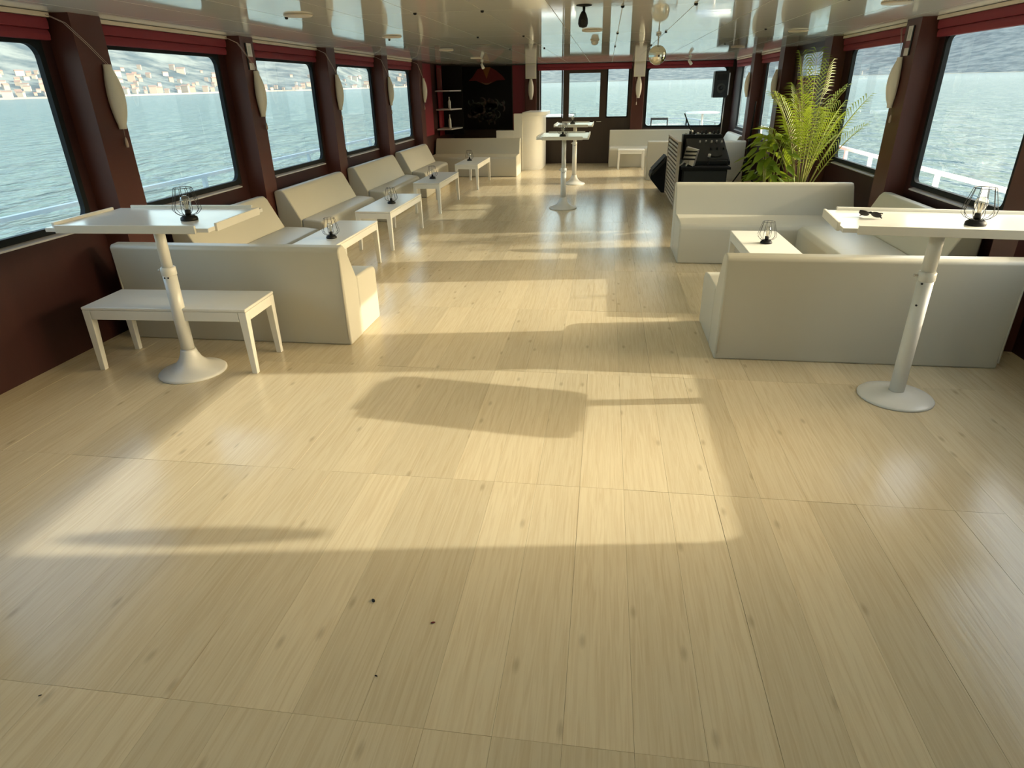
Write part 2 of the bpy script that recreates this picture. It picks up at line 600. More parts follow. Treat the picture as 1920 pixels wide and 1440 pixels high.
for x in (-2.51, -1.475, -0.955, 0.085, 0.605, 1.645):
    for y in (5.4, 8.0, 10.6):
        if fix0 is None:
            fix0 = obj('panel_fastener', MB().lathe([(0.014, 0), (0.012, -0.012), (0, -0.016)], k=10), M['black'], ce, (x, y, ZC))
        else:
            o = fix0.copy(); C.objects.link(o); o.location = (x, y, ZC)


# ------------------------------------------------------------------ side walls with window openings
def rrect(y0, y1, z0, z1, r, k=6):
    pts = []
    for cy, cz, a in ((y1 - r, z1 - r, 0), (y0 + r, z1 - r, pi / 2), (y0 + r, z0 + r, pi), (y1 - r, z0 + r, 1.5 * pi)):
        for i in range(k + 1):
            t = a + (pi / 2) * i / k
            pts.append((cy + r * cos(t), cz + r * sin(t)))
    return pts


def ring(mb, outer, inner, fn, a, b, mi=0):
    """closed frame between an outer rectangle and a rounded inner outline (same point count)"""
    k = len(outer)
    V = []
    for poly in (outer, inner):
        V.append([[mb.bm.verts.new(fn(p, q, t)) for p, q in poly] for t in (a, b)])
    (oa, ob), (ia, ib) = V
    for i in range(k):
        j = (i + 1) % k
        for q in ((oa[i], oa[j], ia[j], ia[i]), (ob[i], ib[i], ib[j], ob[j]), (ia[i], ia[j], ib[j], ib[i]), (oa[i], ob[i], ob[j], oa[j])):
            try:
                mb.bm.faces.new(q).material_index = mi
            except ValueError:
                pass


def outer_for(inner, y0, y1, z0, z1, grow, rad=0.09):
    """push the rounded outline out to a rectangle, keeping the point count"""
    cy, cz = (y0 + y1) / 2, (z0 + z1) / 2
    hw, hh = (y1 - y0) / 2 + grow, (z1 - z0) / 2 + grow
    out = []
    k = len(inner) // 4
    cs = [(cy + hw, cz + hh), (cy - hw, cz + hh), (cy - hw, cz - hh), (cy + hw, cz - hh)]
    for q in range(4):
        c = cs[q]
        for i in range(k):
            t = i / (k - 1)
            # slide along the two sides that meet in this corner
            e = rad + grow
            sgn = {0: ((0, -1), (-1, 0)), 1: ((1, 0), (0, -1)), 2: ((0, 1), (1, 0)), 3: ((-1, 0), (0, 1))}[q]
            if t < 0.5:
                f = (0.5 - t) * 2 * e
                out.append((c[0] + sgn[0][0] * f, c[1] + sgn[0][1] * f))
            else:
                f = (t - 0.5) * 2 * e
                out.append((c[0] + sgn[1][0] * f, c[1] + sgn[1][1] * f))
    return out


wcount = [0]


def make_window(fn, y0, y1, z0, z1, inward, sill=True, rad=0.09, fw=0.045):
    """fn(p, q, t): p along the wall, q up, t = depth into the room"""
    wcount[0] += 1
    w = setting('window_%d' % wcount[0])
    inner = rrect(y0, y1, z0, z1, rad)
    outer = outer_for(inner, y0, y1, z0, z1, fw, rad)
    mb = MB()
    ring(mb, outer, inner, fn, -0.03, 0.010)
    obj('window_frame', mb, M['rubber'], w)
    g = MB()
    g.bm.faces.new([g.bm.verts.new(fn(p, q, -0.02)) for p, q in inner])
    obj('pane', g, M['glass'], w)
    if sill:
        s = MB()
        s.prism([(0, 0), (0.045, 0), (0.045, 0.012), (0, 0.024)], lambda p, q, t: fn(t, z0 - fw - 0.028 + q, p), y0 + 0.02, y1 - 0.02)
        obj('sill', s, M['alu'], w)
    return w


def side_wall(name, X, sgn, wins, pils, extra=(), sl=SILL, hd=HEAD):
    """sgn: +1 when the room lies towards +x of the wall"""
    fn = lambda p, q, t: (X + sgn * t, p, q)
    g = 0.044
    ops = sorted([(y0 - g, y1 + g, sl - g, hd + g) for y0, y1 in wins] + list(extra))
    for lay, (d0_, d1_) in enumerate(((-0.022, 0.0), (-0.045, -0.0225))):
        a, b = sorted((X + sgn * d0_, X + sgn * d1_))
        mb = MB()
        y = YR
        for y0, y1, z0, z1 in ops:
            mb.box(a, y, -0.1, b, y0, ZC + 0.02)
            if z0 > 0: mb.box(a, y0, -0.1, b, y1, z0)
            mb.box(a, y0, z1, b, y1, ZC + 0.02)
            y = y1
        mb.box(a, y, -0.1, b, YB + 0.1, ZC + 0.02)
        if lay == 0:
            w = obj(name, mb, M['wall'], kind='structure')
        else:
            obj('outer_cladding', mb, M['deck'], w, label='white outer cladding')
    for y0, y1 in pils:
        p = MB()
        x1 = X + sgn * 0.18
        p.hexa([(X, y0, 0), (x1, y0 + 0.02, 0), (x1, y1 - 0.02, 0), (X, y1, 0)], [(X, y0, ZC), (x1, y0 + 0.02, ZC), (x1, y1 - 0.02, ZC), (X, y1, ZC)])
        obj('pillar', p, M['pillar'], w)
    return w, fn


wl_, fnL = side_wall('wall_left', XL, 1, LWIN, LPIL)
wr_, fnR = side_wall('wall_right', XR, -1, RWIN, RPIL, [(RDOOR[0], RDOOR[1], 0.0, 2.26)], 0.912, 2.16)
for y0, y1 in LWIN: make_window(fnL, y0, y1, SILL, HEAD, 1)
for y0, y1 in RWIN: make_window(fnR, y0, y1, 0.912, 2.16, -1, rad=0.06)
# crimson end panel of the left wall, by the shelf
obj('wall_panel', MB().box(XL, 14.25, 0.86, XL + 0.02, 15.28, ZC - 0.02), M['redwall'], wl_)
# door in the right wall: glazed top, crimson lower panel
d = setting('door_1')
mb = MB()
y0, y1 = RDOOR
for q in ((y0, 0, y0 + 0.12, 2.26), (y1 - 0.12, 0, y1, 2.26), (y0 + 0.12, 0, y1 - 0.12, 0.12), (y0 + 0.12, 2.20, y1 - 0.12, 2.26), (y0 + 0.12, 1.86, y1 - 0.12, 1.90)):
    mb.box(XR - 0.01, q[0], q[1], XR + 0.05, q[2], q[3])
obj('door_frame', mb, M['backwall'], d)
obj('door_panel', MB().box(XR + 0.005, y0 + 0.12, 0.12, XR + 0.04, y1 - 0.12, 1.86), M['redwall'], d)
g = MB(); g.box(XR + 0.012, y0 + 0.12, 1.90, XR + 0.018, y1 - 0.12, 2.20)
obj('pane', g, M['glass'], d)

# ------------------------------------------------------------------ bow wall (far end) with door, sidelights and wide window
fnB = lambda p, q, t: (p, YB - t, q)
BW = (0.98, 2.80, 0.89, 2.17)
ops = [(-1.68, -1.09, 1.09, 2.235), (-1.04, -0.08, 0.0, 2.18), (-0.02, 0.53, 1.09, 2.235), (BW[0] - 0.044, BW[1] + 0.044, BW[2] - 0.044, BW[3] + 0.044)]
mb = MB()
x = XL - 0.1
for x0, x1, z0, z1 in ops:
    mb.box(x, YB, -0.1, x0, YB + 0.1, ZC + 0.02)
    if z0 > 0: mb.box(x0, YB, -0.1, x1, YB + 0.1, z0)
    mb.box(x0, YB, z1, x1, YB + 0.1, ZC + 0.02)
    x = x1
mb.box(x, YB, -0.1, XR + 0.1, YB + 0.1, ZC + 0.02)
wb_ = obj('wall_back', mb, M['backwall'], kind='structure')
obj('wall_panel', MB().box(-2.36, YB - 0.015, 0.3, -2.04, YB, ZC - 0.02), M['redwall'], wb_)
for x0, x1 in ((-2.04, -1.76), (0.60, 0.89)):
    obj('pillar', MB().box(x0, YB - 0.12, 0, x1, YB, ZC), M['pillar'], wb_, bevel=0.005)
for x0, x1, z0, z1 in ((-1.64, -1.13, 1.115, 2.215), (0.01, 0.50, 1.115, 2.215)):
    make_window(fnB, x0, x1, z0, z1, 1, sill=False, rad=0.015, fw=0.03)
make_window(fnB, *BW, 1, sill=False, rad=0.07)
d = setting('door_2')
mb = MB()
x0, x1 = -1.04, -0.08
for q in ((x0, 0, x0 + 0.10, 2.18), (x1 - 0.10, 0, x1, 2.18), (x0 + 0.1, 2.105, x1 - 0.1, 2.18), (x0 + 0.1, 0, x1 - 0.1, 1.11)):
    mb.box(q[0], YB - 0.015, q[1], q[2], YB + 0.045, q[3])
dl_ = obj('door_leaf', mb, M['backwall'], d)
obj('pane', MB().box(x0 + 0.10, YB + 0.012, 1.11, x1 - 0.10, YB + 0.018, 2.105), M['glass'], d)
mb = MB().rod((x1 - 0.05, YB - 0.015, 1.0), (x1 - 0.05, YB - 0.06, 1.0), 0.008).rod((x1 - 0.05, YB - 0.06, 1.0), (x1 - 0.16, YB - 0.06, 1.0), 0.009)
obj('door_handle', mb, M['silver'], dl_)

# wall behind the camera, with an unseen window added to light the near floor
fnS = lambda p, q, t: (p, YR + t, q)
mb = MB()
x = XL - 0.1
SW = [(-0.6, 0.6)]
for x0, x1 in SW:
    mb.box(x, YR - 0.1, -0.1, x0 - 0.044, YR, ZC + 0.02)
    mb.box(x0 - 0.044, YR - 0.1, -0.1, x1 + 0.044, YR, SILL - 0.044)
    mb.box(x0 - 0.044, YR - 0.1, HEAD + 0.044, x1 + 0.044, YR, ZC + 0.02)
    x = x1 + 0.044
mb.box(x, YR - 0.1, -0.1, XR + 0.1, YR, ZC + 0.02)
obj('wall_front', mb, M['wall'], kind='structure')
for x0, x1 in SW: make_window(fnS, x0, x1, SILL, HEAD, 1, sill=False)

# ------------------------------------------------------------------ crimson blinds folded up over the windows
def blind(fn, p0, p1, label, cord=None, top=ZC, rail=True):
    t = thing('window_blind', label, 'blind', fn((p0 + p1) / 2, top, 0.03), 0, 'crimson window blinds')
    base = Vector(t.location)
    f2 = lambda p, q, s: Vector(fn(p, q, s)) - base
    if rail:
        obj('head_rail', MB().prism([(0.006, top - 0.032), (0.075, top - 0.032), (0.075, top - 0.004), (0.006, top - 0.004)], lambda p, q, s: f2(s, q, p), p0, p1), M['rail_cream'], t)
    z = top - 0.034 if rail else top - 0.012
    obj('fabric_fold', MB().prism([(0.008, z), (0.060, z), (0.066, z - 0.03), (0.060, z - 0.072), (0.008, z - 0.072)], lambda p, q, s: f2(s, q, p), p0 + 0.012, p1 - 0.012), M['red'], t, bevel=0.006)
    obj('fabric_fold', MB().prism([(0.008, z - 0.072), (0.046, z - 0.072), (0.056, z - 0.105), (0.050, z - 0.140), (0.008, z - 0.140)], lambda p, q, s: f2(s, q, p), p0 + 0.012, p1 - 0.012), M['red'], t, bevel=0.006)
    if cord:
        for off in (0.0, 0.022):
            pts = [f2(*c) for c in cord]
            pts = [p + Vector((0, off if i < len(pts) - 2 else 0, 0)) for i, p in enumerate(pts)]
            cd_ = obj('pull_cord', MB().tube(pts, 0.0020, 5), M['cord'], t)
        e = f2(*cord[-1])
        obj('tassel', MB().lathe([(0.004, 0.0), (0.010, -0.02), (0.012, -0.06), (0.009, -0.075)], e, 8), M['cord'], cd_)
    return t


def side_cord(y0, y1, y2, top=ZC - 0.02):
    s_ = -1 if y1 > y0 else 1
    return [(y0 + s_ * 0.03, top, 0.08), (y0 + s_ * 0.02, top - 0.05, 0.19), (y0 + (y1 - y0) * 0.5, top - 0.18, 0.196), (y1, 2.0, 0.200), (y1, 1.60, 0.200), (y2, 1.50, 0.200)]


ordL = ['partly seen over the window at the left edge of the photo', 'above the second left window from the photo edge', 'above the middle left window over the second wall sofa', 'above the fourth left window', 'above the farthest left window']
spL = [(2.50, 4.57), (4.98, 6.85), (7.22, 9.07), (9.46, 11.39), (11.79, 13.63)]
for i, (p0, p1) in enumerate(spL):
    py = LPIL[i + 1]
    blind(fnL, p0, p1, 'crimson blind folded up ' + ordL[i], side_cord(p1 - 0.01, py[0] + 0.26, py[0] + 0.25))
blind(fnL, 0.1, 2.12, 'crimson blind folded up over the left window beside the camera')
ordR = ['over the window at the right edge of the photo', 'over the right window just behind the palm', 'over the right window beyond the crimson panelled door', 'over the farthest right window beside the corner speaker']
for i, ((p0, p1), cd) in enumerate(zip([(5.03, 7.03), (7.45, 9.57), (12.39, 14.29), (14.69, 16.9)], [None, (7.45, 7.33, 7.26), None, None])):
    blind(fnR, p0, p1, 'crimson blind folded up ' + ordR[i], side_cord(*cd) if cd else None)
blind(fnR, 2.5, 4.63, 'crimson blind folded up over the right window beside the camera')
blind(fnB, -1.74, 0.585, 'long crimson blind folded above the glazed far door', [(0.57, 2.30, 0.06), (0.60, 2.2, 0.14), (0.70, 1.85, 0.15), (0.72, 1.45, 0.15)], rail=False)
blind(fnB, 0.91, 2.95, 'crimson blind folded above the wide window in the far wall', rail=False)


# ------------------------------------------------------------------ leaf shaped wall lamps on the pillars
def wall_lamp(fn, p, label, z0=1.56, z1=2.01, depth=0.18, w=0.070):
    t = thing('wall_lamp', label, 'lamp', fn(p, (z0 + z1) / 2, depth), 0, 'leaf shaped wall lamps')
    base = Vector(t.location)
    f2 = lambda a, q, s: Vector(fn(a, q, s)) - base
    obj('backplate', MB().prism([(p - 0.02, z0 + 0.12), (p + 0.02, z0 + 0.12), (p + 0.02, z1 - 0.12), (p - 0.02, z1 - 0.12)], f2, depth - 0.001, depth + 0.015), M['metalwhite'], t)
    mb = MB()
    k, m = 14, 10
    rows = []
    for i in range(k + 1):
        u = i / k
        z = z0 + (z1 - z0) * u
        half = w * max(0.36, sin(pi * (0.07 + 0.86 * u))) ** 0.7
        dp = 0.080 * max(0.3, sin(pi * (0.05 + 0.9 * u))) ** 0.7
        rows.append([mb.bm.verts.new(f2(p + half * cos(pi * j / m), z, depth + 0.012 + dp * sin(pi * j / m))) for j in range(m + 1)])
    for A, B in zip(rows, rows[1:]):
        for j in range(m):
            mb.bm.faces.new([A[j], A[j + 1], B[j + 1], B[j]]).smooth = True
    mb.bm.faces.new(rows[0]); mb.bm.faces.new(rows[-1][::-1])
    for A, B in zip(rows, rows[1:]):
        mb.bm.faces.new([A[0], B[0], B[-1], A[-1]])
    obj('lamp_shade', mb, M['frosted'], t)
    return t


nmL = ['nearest left pillar', 'left pillar carrying the red and white notice', 'third left pillar from the camera', 'fourth left pillar from the camera', 'farthest left pillar next to the crimson panel']
for (y0, y1), nm in zip(LPIL[1:], nmL):
    wall_lamp(fnL, y1 - 0.10, 'cream leaf shaped wall lamp on the ' + nm)
nmR = {0: 'right pillar beside the camera', 2: 'right pillar carrying the red and white notice', 4: 'right pillar just beyond the crimson panelled door', 5: 'farthest right pillar near the corner speaker'}
for i, nm in nmR.items():
    wall_lamp(fnR, RPIL[i][1] - (0.09 if i else -0.095), 'cream leaf shaped wall lamp on the ' + nm)
for px, nm in ((-1.885, 'far wall pillar left of the glazed door'), (0.755, 'far wall pillar right of the glazed door')):
    wall_lamp(fnB, px, 'cream leaf shaped wall lamp on the ' + nm, 1.53, 2.0, 0.12, 0.07)
    t = thing('pillar_plaque', 'beige box above the wall lamp on the ' + nm, 'plaque', (px, YB - 0.12, 2.0), 0, 'beige boxes on the far pillars')
    obj('cover', MB().box(-0.135, -0.03, 0.0, 0.135, 0.0, 0.33), M['frosted'], t, bevel=0.006)
    obj('inset', MB().box(-0.10, -0.037, 0.03, 0.10, -0.03, 0.29), M['signwhite'], t)


def notice(fn, p, label):
    t = thing('notice_card', label, 'sign', fn(p, 2.02, 0.18), 0)
    base = Vector(t.location)
    f2 = lambda a, q, s: Vector(fn(a, q, s)) - base
    r = lambda a0, a1, q0, q1, s0, s1: MB().prism([(a0, q0), (a1, q0), (a1, q1), (a0, q1)], f2, s0, s1)
    cd_ = obj('card', r(p - 0.05, p + 0.05, 2.02, 2.27, 0.179, 0.186), M['signwhite'], t)
    obj('coloured_band', r(p - 0.05, p + 0.05, 2.085, 2.145, 0.186, 0.1875), M['signred'], cd_)
    obj('grey_panel', r(p - 0.024, p + 0.024, 2.165, 2.245, 0.186, 0.1875), M['silver'], cd_)
    obj('dark_edge', r(p - 0.075, p - 0.05, 2.02, 2.27, 0.179, 0.187), M['black'], t)


notice(fnL, 7.06, 'white and red notice card on the second left pillar')
notice(fnR, 7.27, 'white and red notice card on the right pillar')


# ------------------------------------------------------------------ sofas
def sofa(label, W, D, loc, rotz, group, back_h=0.76, seat_h=0.455, back_b=0.27, back_t=0.10, ends=(True, True)):
    t = thing('sofa', label, 'sofa', loc, rotz, group)
    h = W / 2
    # wedge backrest that stands on the floor
    bk = [(0.03, 0.0), (-0.0, back_h - 0.02), (0.02, back_h), (back_t, back_h + 0.005), (back_t + 0.035, back_h - 0.03), (back_b + 0.02, seat_h - 0.01), (back_b + 0.02, 0.0)]
    mb = MB().prism(bk, lambda p, q, s: (s, p, q), -h, h)
    bkr = obj('backrest', mb, M['vinyl'], t, bevel=0.022, seg=3)
    st = [(back_b + 0.022, 0.0), (back_b + 0.022, seat_h), (D - 0.16, seat_h - 0.005), (D - 0.03, seat_h - 0.02), (D, seat_h - 0.055), (D, 0.0)]
    mb = MB().prism(st, lambda p, q, s: (s, p, q), -h, h)
    obj('seat', mb, M['vinyl'], t, bevel=0.02, seg=3)
    # welt along the top edges of the back
    for s in (-1, 1):
        pts = [(s * (h - 0.012), 0.012, 0.05), (s * (h - 0.012), 0.008, back_h - 0.03), (s * (h - 0.012), 0.03, back_h - 0.008), (s * (h - 0.012), back_t, back_h - 0.005), (s * (h - 0.012), back_t + 0.025, back_h - 0.03), (s * (h - 0.012), back_b + 0.005, seat_h)]
        obj('side_welt', MB().tube(pts, 0.006, 5), M['vinyl'], bkr)
    return t


GS = 'cream white upholstered lounge sofas'
H = pi / 2
sofa('cream sofa seen from behind with a white bench and bar table before it', 1.84, 0.72, (-2.81, 4.36, 0), 0, GS, 0.765, 0.48)
sofa('cream sofa seen from behind below the right bar table', 1.88, 0.86, (1.785, 4.35, 0), 0, GS, 0.755, 0.45)
sofa('cream sofa against the left wall, nearest one, half hidden by the bar table', 1.52, 0.70, (-3.742, 5.88, 0), -H, GS, 0.78, 0.46)
sofa('cream sofa against the left wall under the third window', 1.80, 0.56, (-3.742, 7.95, 0), -H, GS, 0.78, 0.46)
sofa('cream sofa against the left wall, third in the row', 1.92, 0.55, (-3.742, 10.28, 0), -H, GS, 0.78, 0.46)
sofa('cream sofa against the left wall, farthest of the row near the shelves', 1.80, 0.55, (-3.742, 12.55, 0), -H, GS, 0.79, 0.46)
sofa('long cream sofa facing the camera in front of the dark poster', 1.96, 0.80, (-2.90, 15.42, 0), pi, GS, 0.765, 0.45)
sofa('cream sofa facing the camera in front of the potted plants', 1.96, 0.84, (1.825, 7.97, 0), pi, GS, 0.765, 0.445)
sofa('cream sofa along the right wall between two other right sofas', 1.74, 0.86, (2.90, 6.16, 0), H, GS, 0.79, 0.46)
sofa('cream sofa below the far wall beside the glazed door', 1.95, 0.80, (1.08, 17.27, 0), pi, GS, 0.81, 0.46)
sofa('cream sofa back beyond the black music desk', 1.94, 0.72, (1.84, 14.05, 0), 0, GS, 0.765, 0.45)
sofa('short cream sofa along the right wall beyond the music desk', 1.55, 0.80, (2.93, 15.62, 0), H, GS, 0.80, 0.46)


# ------------------------------------------------------------------ white benches used as low tables
def bench(label, L, W, loc, rotz, group, Ht=0.475, cat='bench', name='bench'):
    t = thing(name, label, cat, loc, rotz, group)
    h, w = L / 2, W / 2
    obj('top', MB().box(-h, -w, Ht - 0.022, h, w, Ht), M['white'], t, bevel=0.006)
    ap = MB()
    for s in (-1, 1):
        ap.box(-h + 0.06, s * (w - 0.012) - 0.010, Ht - 0.090, h - 0.06, s * (w - 0.012) + 0.010, Ht - 0.023)
        ap.box(s * (h - 0.012) - 0.010, -w + 0.055, Ht - 0.090, s * (h - 0.012) + 0.010, w - 0.055, Ht - 0.023)
    obj('apron', ap, M['white'], t, bevel=0.003)
    for sx in (-1, 1):
        for sy in (-1, 1):
            xo, yo = sx * (h - 0.002), sy * (w - 0.002)
            xi, yi = sx * (h - 0.058), sy * (w - 0.058)
            xb, yb = sx * (h - 0.040), sy * (w - 0.040)
            x4 = sorted
            lo = [(min(xo, xb), min(yo, yb), 0), (max(xo, xb), min(yo, yb), 0), (max(xo, xb), max(yo, yb), 0), (min(xo, xb), max(yo, yb), 0)]
            hi = [(min(xo, xi), min(yo, yi), Ht - 0.023), (max(xo, xi), min(yo, yi), Ht - 0.023), (max(xo, xi), max(yo, yi), Ht - 0.023), (min(xo, xi), max(yo, yi), Ht - 0.023)]
            obj('leg', MB().hexa(lo, hi), M['white'], t, bevel=0.003)
    return t


GB = 'low white tables beside the left sofas'
bench('white wooden bench standing behind the near left sofa', 1.19, 0.44, (-2.965, 3.985, 0), radians(2.5), None)
bench('low white table with a caged lamp just behind the near left sofa', 1.22, 0.45, (-2.72, 6.33, 0), H, GB, cat='low table', name='low_table')
bench('low white table with a caged lamp by the second wall sofa', 1.42, 0.45, (-2.755, 8.22, 0), H, GB, cat='low table', name='low_table')
bench('low white table with a caged lamp, third along the left sofas', 1.42, 0.43, (-2.755, 10.75, 0), H, GB, cat='low table', name='low_table')
bench('low white table with a caged lamp, farthest along the left sofas', 1.42, 0.46, (-2.65, 13.37, 0), H, GB, cat='low table', name='low_table')
bench('low white table with a caged lamp between the right sofas', 1.18, 0.44, (1.50, 6.02, 0), H, None, cat='low table', name='low_table')
bench('small white stool before the far sofa', 0.62, 0.40, (0.62, 16.18, 0), 0, None, 0.44, 'stool', 'stool')


# ------------------------------------------------------------------ telescopic bar tables with tray tops
def bar_table(label, L, W, loc, rotz, off, split, flared, Ht=1.10, flip=False, group='white telescopic bar tables'):
    t = thing('bar_table', label, 'bar table', loc, rotz, group)
    if flared:
        prof = [(0.225, 0.0), (0.226, 0.010), (0.215, 0.020), (0.165, 0.034), (0.115, 0.060), (0.078, 0.100), (0.060, 0.140), (0.052, 0.165), (0.050, 0.175), (0, 0.175)]
        zb = 0.165
    else:
        prof = [(0.214, 0.0), (0.216, 0.008), (0.208, 0.016), (0.150, 0.024), (0.085, 0.034), (0.066, 0.046), (0.0, 0.046)]
        zb = 0.04
    obj('base', MB().lathe(prof, k=48), M['metalwhite'], t)
    if flared:
        obj('base_ring', MB().lathe([(0.047, zb), (0.0495, zb + 0.004), (0.047, zb + 0.014)], k=24), M['silver'], t)
    r_lo, r_up = (0.044, 0.034) if not flip else (0.043, 0.038)
    ltb = obj('lower_tube', MB().lathe([(r_lo, zb + 0.008), (r_lo, split), (0, split)], k=28), M['metalwhite'], t)
    obj('upper_tube', MB().lathe([(r_up, split - 0.02), (r_up, Ht - 0.055), (0, Ht - 0.055)], k=28), M['metalwhite'], t)
    obj('collar', MB().lathe([(r_lo + 0.001, split - 0.05), (r_lo + 0.004, split - 0.045), (r_lo + 0.004, split), (r_lo - 0.002, split + 0.006)], k=28), M['metalwhite'], t)
    kn = MB().rod((-r_lo, 0, split - 0.02), (-r_lo - 0.018, 0, split - 0.02), 0.007).ball((-r_lo - 0.02, 0, split - 0.02), 0.010, 10)
    obj('lock_knob', kn, M['silver'], ltb)
    for q in ((-0.010, split - 0.06), (0.014, split - 0.06)) if not flip else ((-0.026, split - 0.06), (-0.026, split - 0.19)):
        a = q[0] / r_lo
        y = -sqrt(max(0, r_lo ** 2 - q[0] ** 2))
        obj('bolt', MB().rod((q[0], y + 0.004, q[1]), (q[0] * 1.05, y - 0.003, q[1]), 0.006, k=8), M['grille'], ltb)
    h, w = L / 2, W / 2
    ox, oy = off
    zt = Ht - 0.018
    obj('mount_plate', MB().box(-0.11, -0.11, zt - 0.034, 0.11, 0.11, zt - 0.024), M['metalwhite'], t)
    obj('tabletop', MB().box(ox - h, oy - w, zt - 0.024, ox + h, oy + w, zt), M['top'], t, bevel=0.002)
    g = 0.075
    for s in (-1, 1):
        obj('rim', MB().box(ox - h + g, oy + s * w - 0.009 + s * 0.0066, zt - 0.030, ox + h - g, oy + s * w + 0.009 + s * 0.0066, Ht), M['white'], t, bevel=0.003)
        obj('rim', MB().box(ox + s * h - 0.009 + s * 0.0066, oy - w + g, zt - 0.030, ox + s * h + 0.009 + s * 0.0066, oy + w - g, Ht), M['white'], t, bevel=0.003)
    return t


bar_table('white bar table with flared foot, standing over the white bench', 1.04, 0.70, (-2.85, 3.79, 0), radians(2), (0.03, 0.01), 0.755, True)
bar_table('white bar table with flat disc foot, holding sunglasses and a caged lamp', 1.30, 0.58, (1.875, 3.86, 0), radians(-6.5), (0.10, 0.045), 0.80, False, flip=True)
bar_table('nearer white bar table in the middle of the aisle', 0.76, 1.25, (-0.64, 10.65, 0), 0, (0, 0.10), 0.62, True, Ht=1.13)
bar_table('farther white bar table in the middle of the aisle before the glazed door', 0.72, 1.20, (-0.60, 13.55, 0), 0, (-0.02, 0.10), 0.80, True, Ht=1.15)


# ------------------------------------------------------------------ caged lamps
def cage_lamp_parts(t, k=10):
    obj('base', MB().lathe([(0.050, 0), (0.052, 0.004), (0.050, 0.018), (0.036, 0.028), (0.018, 0.030), (0, 0.030)], k=24), M['black'], t)
    obj('socket', MB().lathe([(0.017, 0.029), (0.017, 0.060), (0.014, 0.064), (0, 0.064)], k=16), M['black'], t)
    blb = obj('bulb', MB().lathe([(0.013, 0.060), (0.015, 0.072), (0.024, 0.090), (0.031, 0.108), (0.032, 0.122), (0.025, 0.140), (0.012, 0.149), (0, 0.151)], k=20), M['bulb'], t)
    fb = MB()
    for i in range(6):
        a = 2 * pi * i / 6
        fb.rod((0.006 * cos(a), 0.006 * sin(a), 0.066), (0.013 * cos(a), 0.013 * sin(a), 0.118), 0.0016, k=5)
    obj('filament', fb, M['filament'], blb)
    cg = MB()
    prof = [(0.030, 0.030), (0.060, 0.040), (0.080, 0.062), (0.082, 0.082), (0.072, 0.120), (0.060, 0.165), (0.052, 0.196)]
    for i in range(k):
        a = 2 * pi * (i + 0.5) / k
        cg.tube([(r * cos(a), r * sin(a), z) for r, z in prof], 0.0017, 5)
    for r, z in ((0.052, 0.196), (0.034, 0.031)):
        cg.tube([(r * cos(2 * pi * i / 20), r * sin(2 * pi * i / 20), z) for i in range(20)], 0.0018, 5, closed=True)
    obj('wire_cage', cg, M['wire'], t)


GL = 'black caged bulb lamps'
lamp0 = thing('cage_lamp', 'black caged bulb lamp on the left bar table by the window', 'lamp', (-2.565, 3.72, 1.082), 0.2, GL)
cage_lamp_parts(lamp0)
for lc, rz, lb in (((2.02, 3.80, 1.082), 0.5, 'black caged bulb lamp on the right bar table'),
                   ((-2.66, 6.02, 0.475), 0.1, 'black caged lamp on the low table right behind the near left sofa'),
                   ((-2.70, 8.10, 0.475), 0.4, 'black caged lamp on the second low table along the left sofas'),
                   ((-2.78, 10.55, 0.475), 0.8, 'black caged lamp on the third low table along the left sofas'),
                   ((-2.72, 13.35, 0.475), 0.3, 'black caged lamp on the farthest low table at left'),
                   ((1.50, 6.05, 0.475), 0.6, 'black caged lamp on the low table between the right sofas'),
                   ((-0.65, 10.45, 1.112), 0.0, 'black caged lamp on the nearer aisle bar table'),
                   ((-0.66, 13.75, 1.132), 0.2, 'black caged lamp on the farther aisle bar table')):
    dup(lamp0, lc, rz, lb)

# folded sunglasses on the right bar table
t = thing('sunglasses', 'folded black sunglasses at the left end of the right bar table', 'sunglasses', (1.54, 3.98, 1.082), radians(-48))
for s in (-1, 1):
    mb = MB()
    pts = [(s * 0.036 + 0.030 * cos(a), 0.022 * sin(a)) for a in [2 * pi * i / 16 for i in range(16)]]
    mb.prism(pts, lambda p, q, z: (p, z * 0.7 - q * 0.6, 0.024 + q * 0.72 + z * 0.5), -0.003, 0.003)
    obj('lens', mb, M['black'], t)
obj('bridge', MB().tube([(-0.010, 0, 0.032), (0, 0.002, 0.035), (0.010, 0, 0.032)], 0.003, 6), M['black'], t)
obj('temple', MB().tube([(-0.066, 0.004, 0.034), (-0.060, 0.014, 0.034), (0.03, 0.020, 0.022), (0.062, 0.018, 0.006)], 0.0035, 6), M['black'], t)
obj('temple', MB().tube([(0.066, 0.004, 0.034), (0.060, 0.012, 0.034), (-0.03, 0.016, 0.022), (-0.066, 0.014, 0.005)], 0.0035, 6), M['black'], t)

# ------------------------------------------------------------------ white bar counter at the far left
t = thing('bar_counter', 'white stepped bar counter with a curved end beside the far door', 'bar counter', (-1.9, 15.9, 0))
o = Vector(t.location)
obj('low_wall', MB().box(-2.55 + 1.9, -0.10, 0, -2.13 + 1.9, 0.06, 0.90), M['white'], t, bevel=0.004)
obj('high_wall', MB().box(-2.13 + 1.9, -0.10, 0, -1.93 + 1.9, 0.06, 1.26), M['white'], t, bevel=0.004)
pts = [(-1.93, 15.80), (-1.80, 15.84)]
cxx, cyy, rr = -1.93, 16.28, 0.44
pts = [(cxx + rr * sin(a), cyy - rr * cos(a)) for a in [radians(q) for q in range(0, 91, 9)]]
inner = [(cxx + (rr - 0.06) * sin(a), cyy - (rr - 0.06) * cos(a)) for a in [radians(q) for q in range(0, 91, 9)]]
poly = pts + [(cxx + rr, 17.1), (cxx + rr - 0.06, 17.1)] + inner[::-1]
obj('curved_front', MB().prism(poly, lambda p, q, z: (p + 1.9, q - 15.9, z), 0, 1.20), M['white'], t, bevel=0.003)
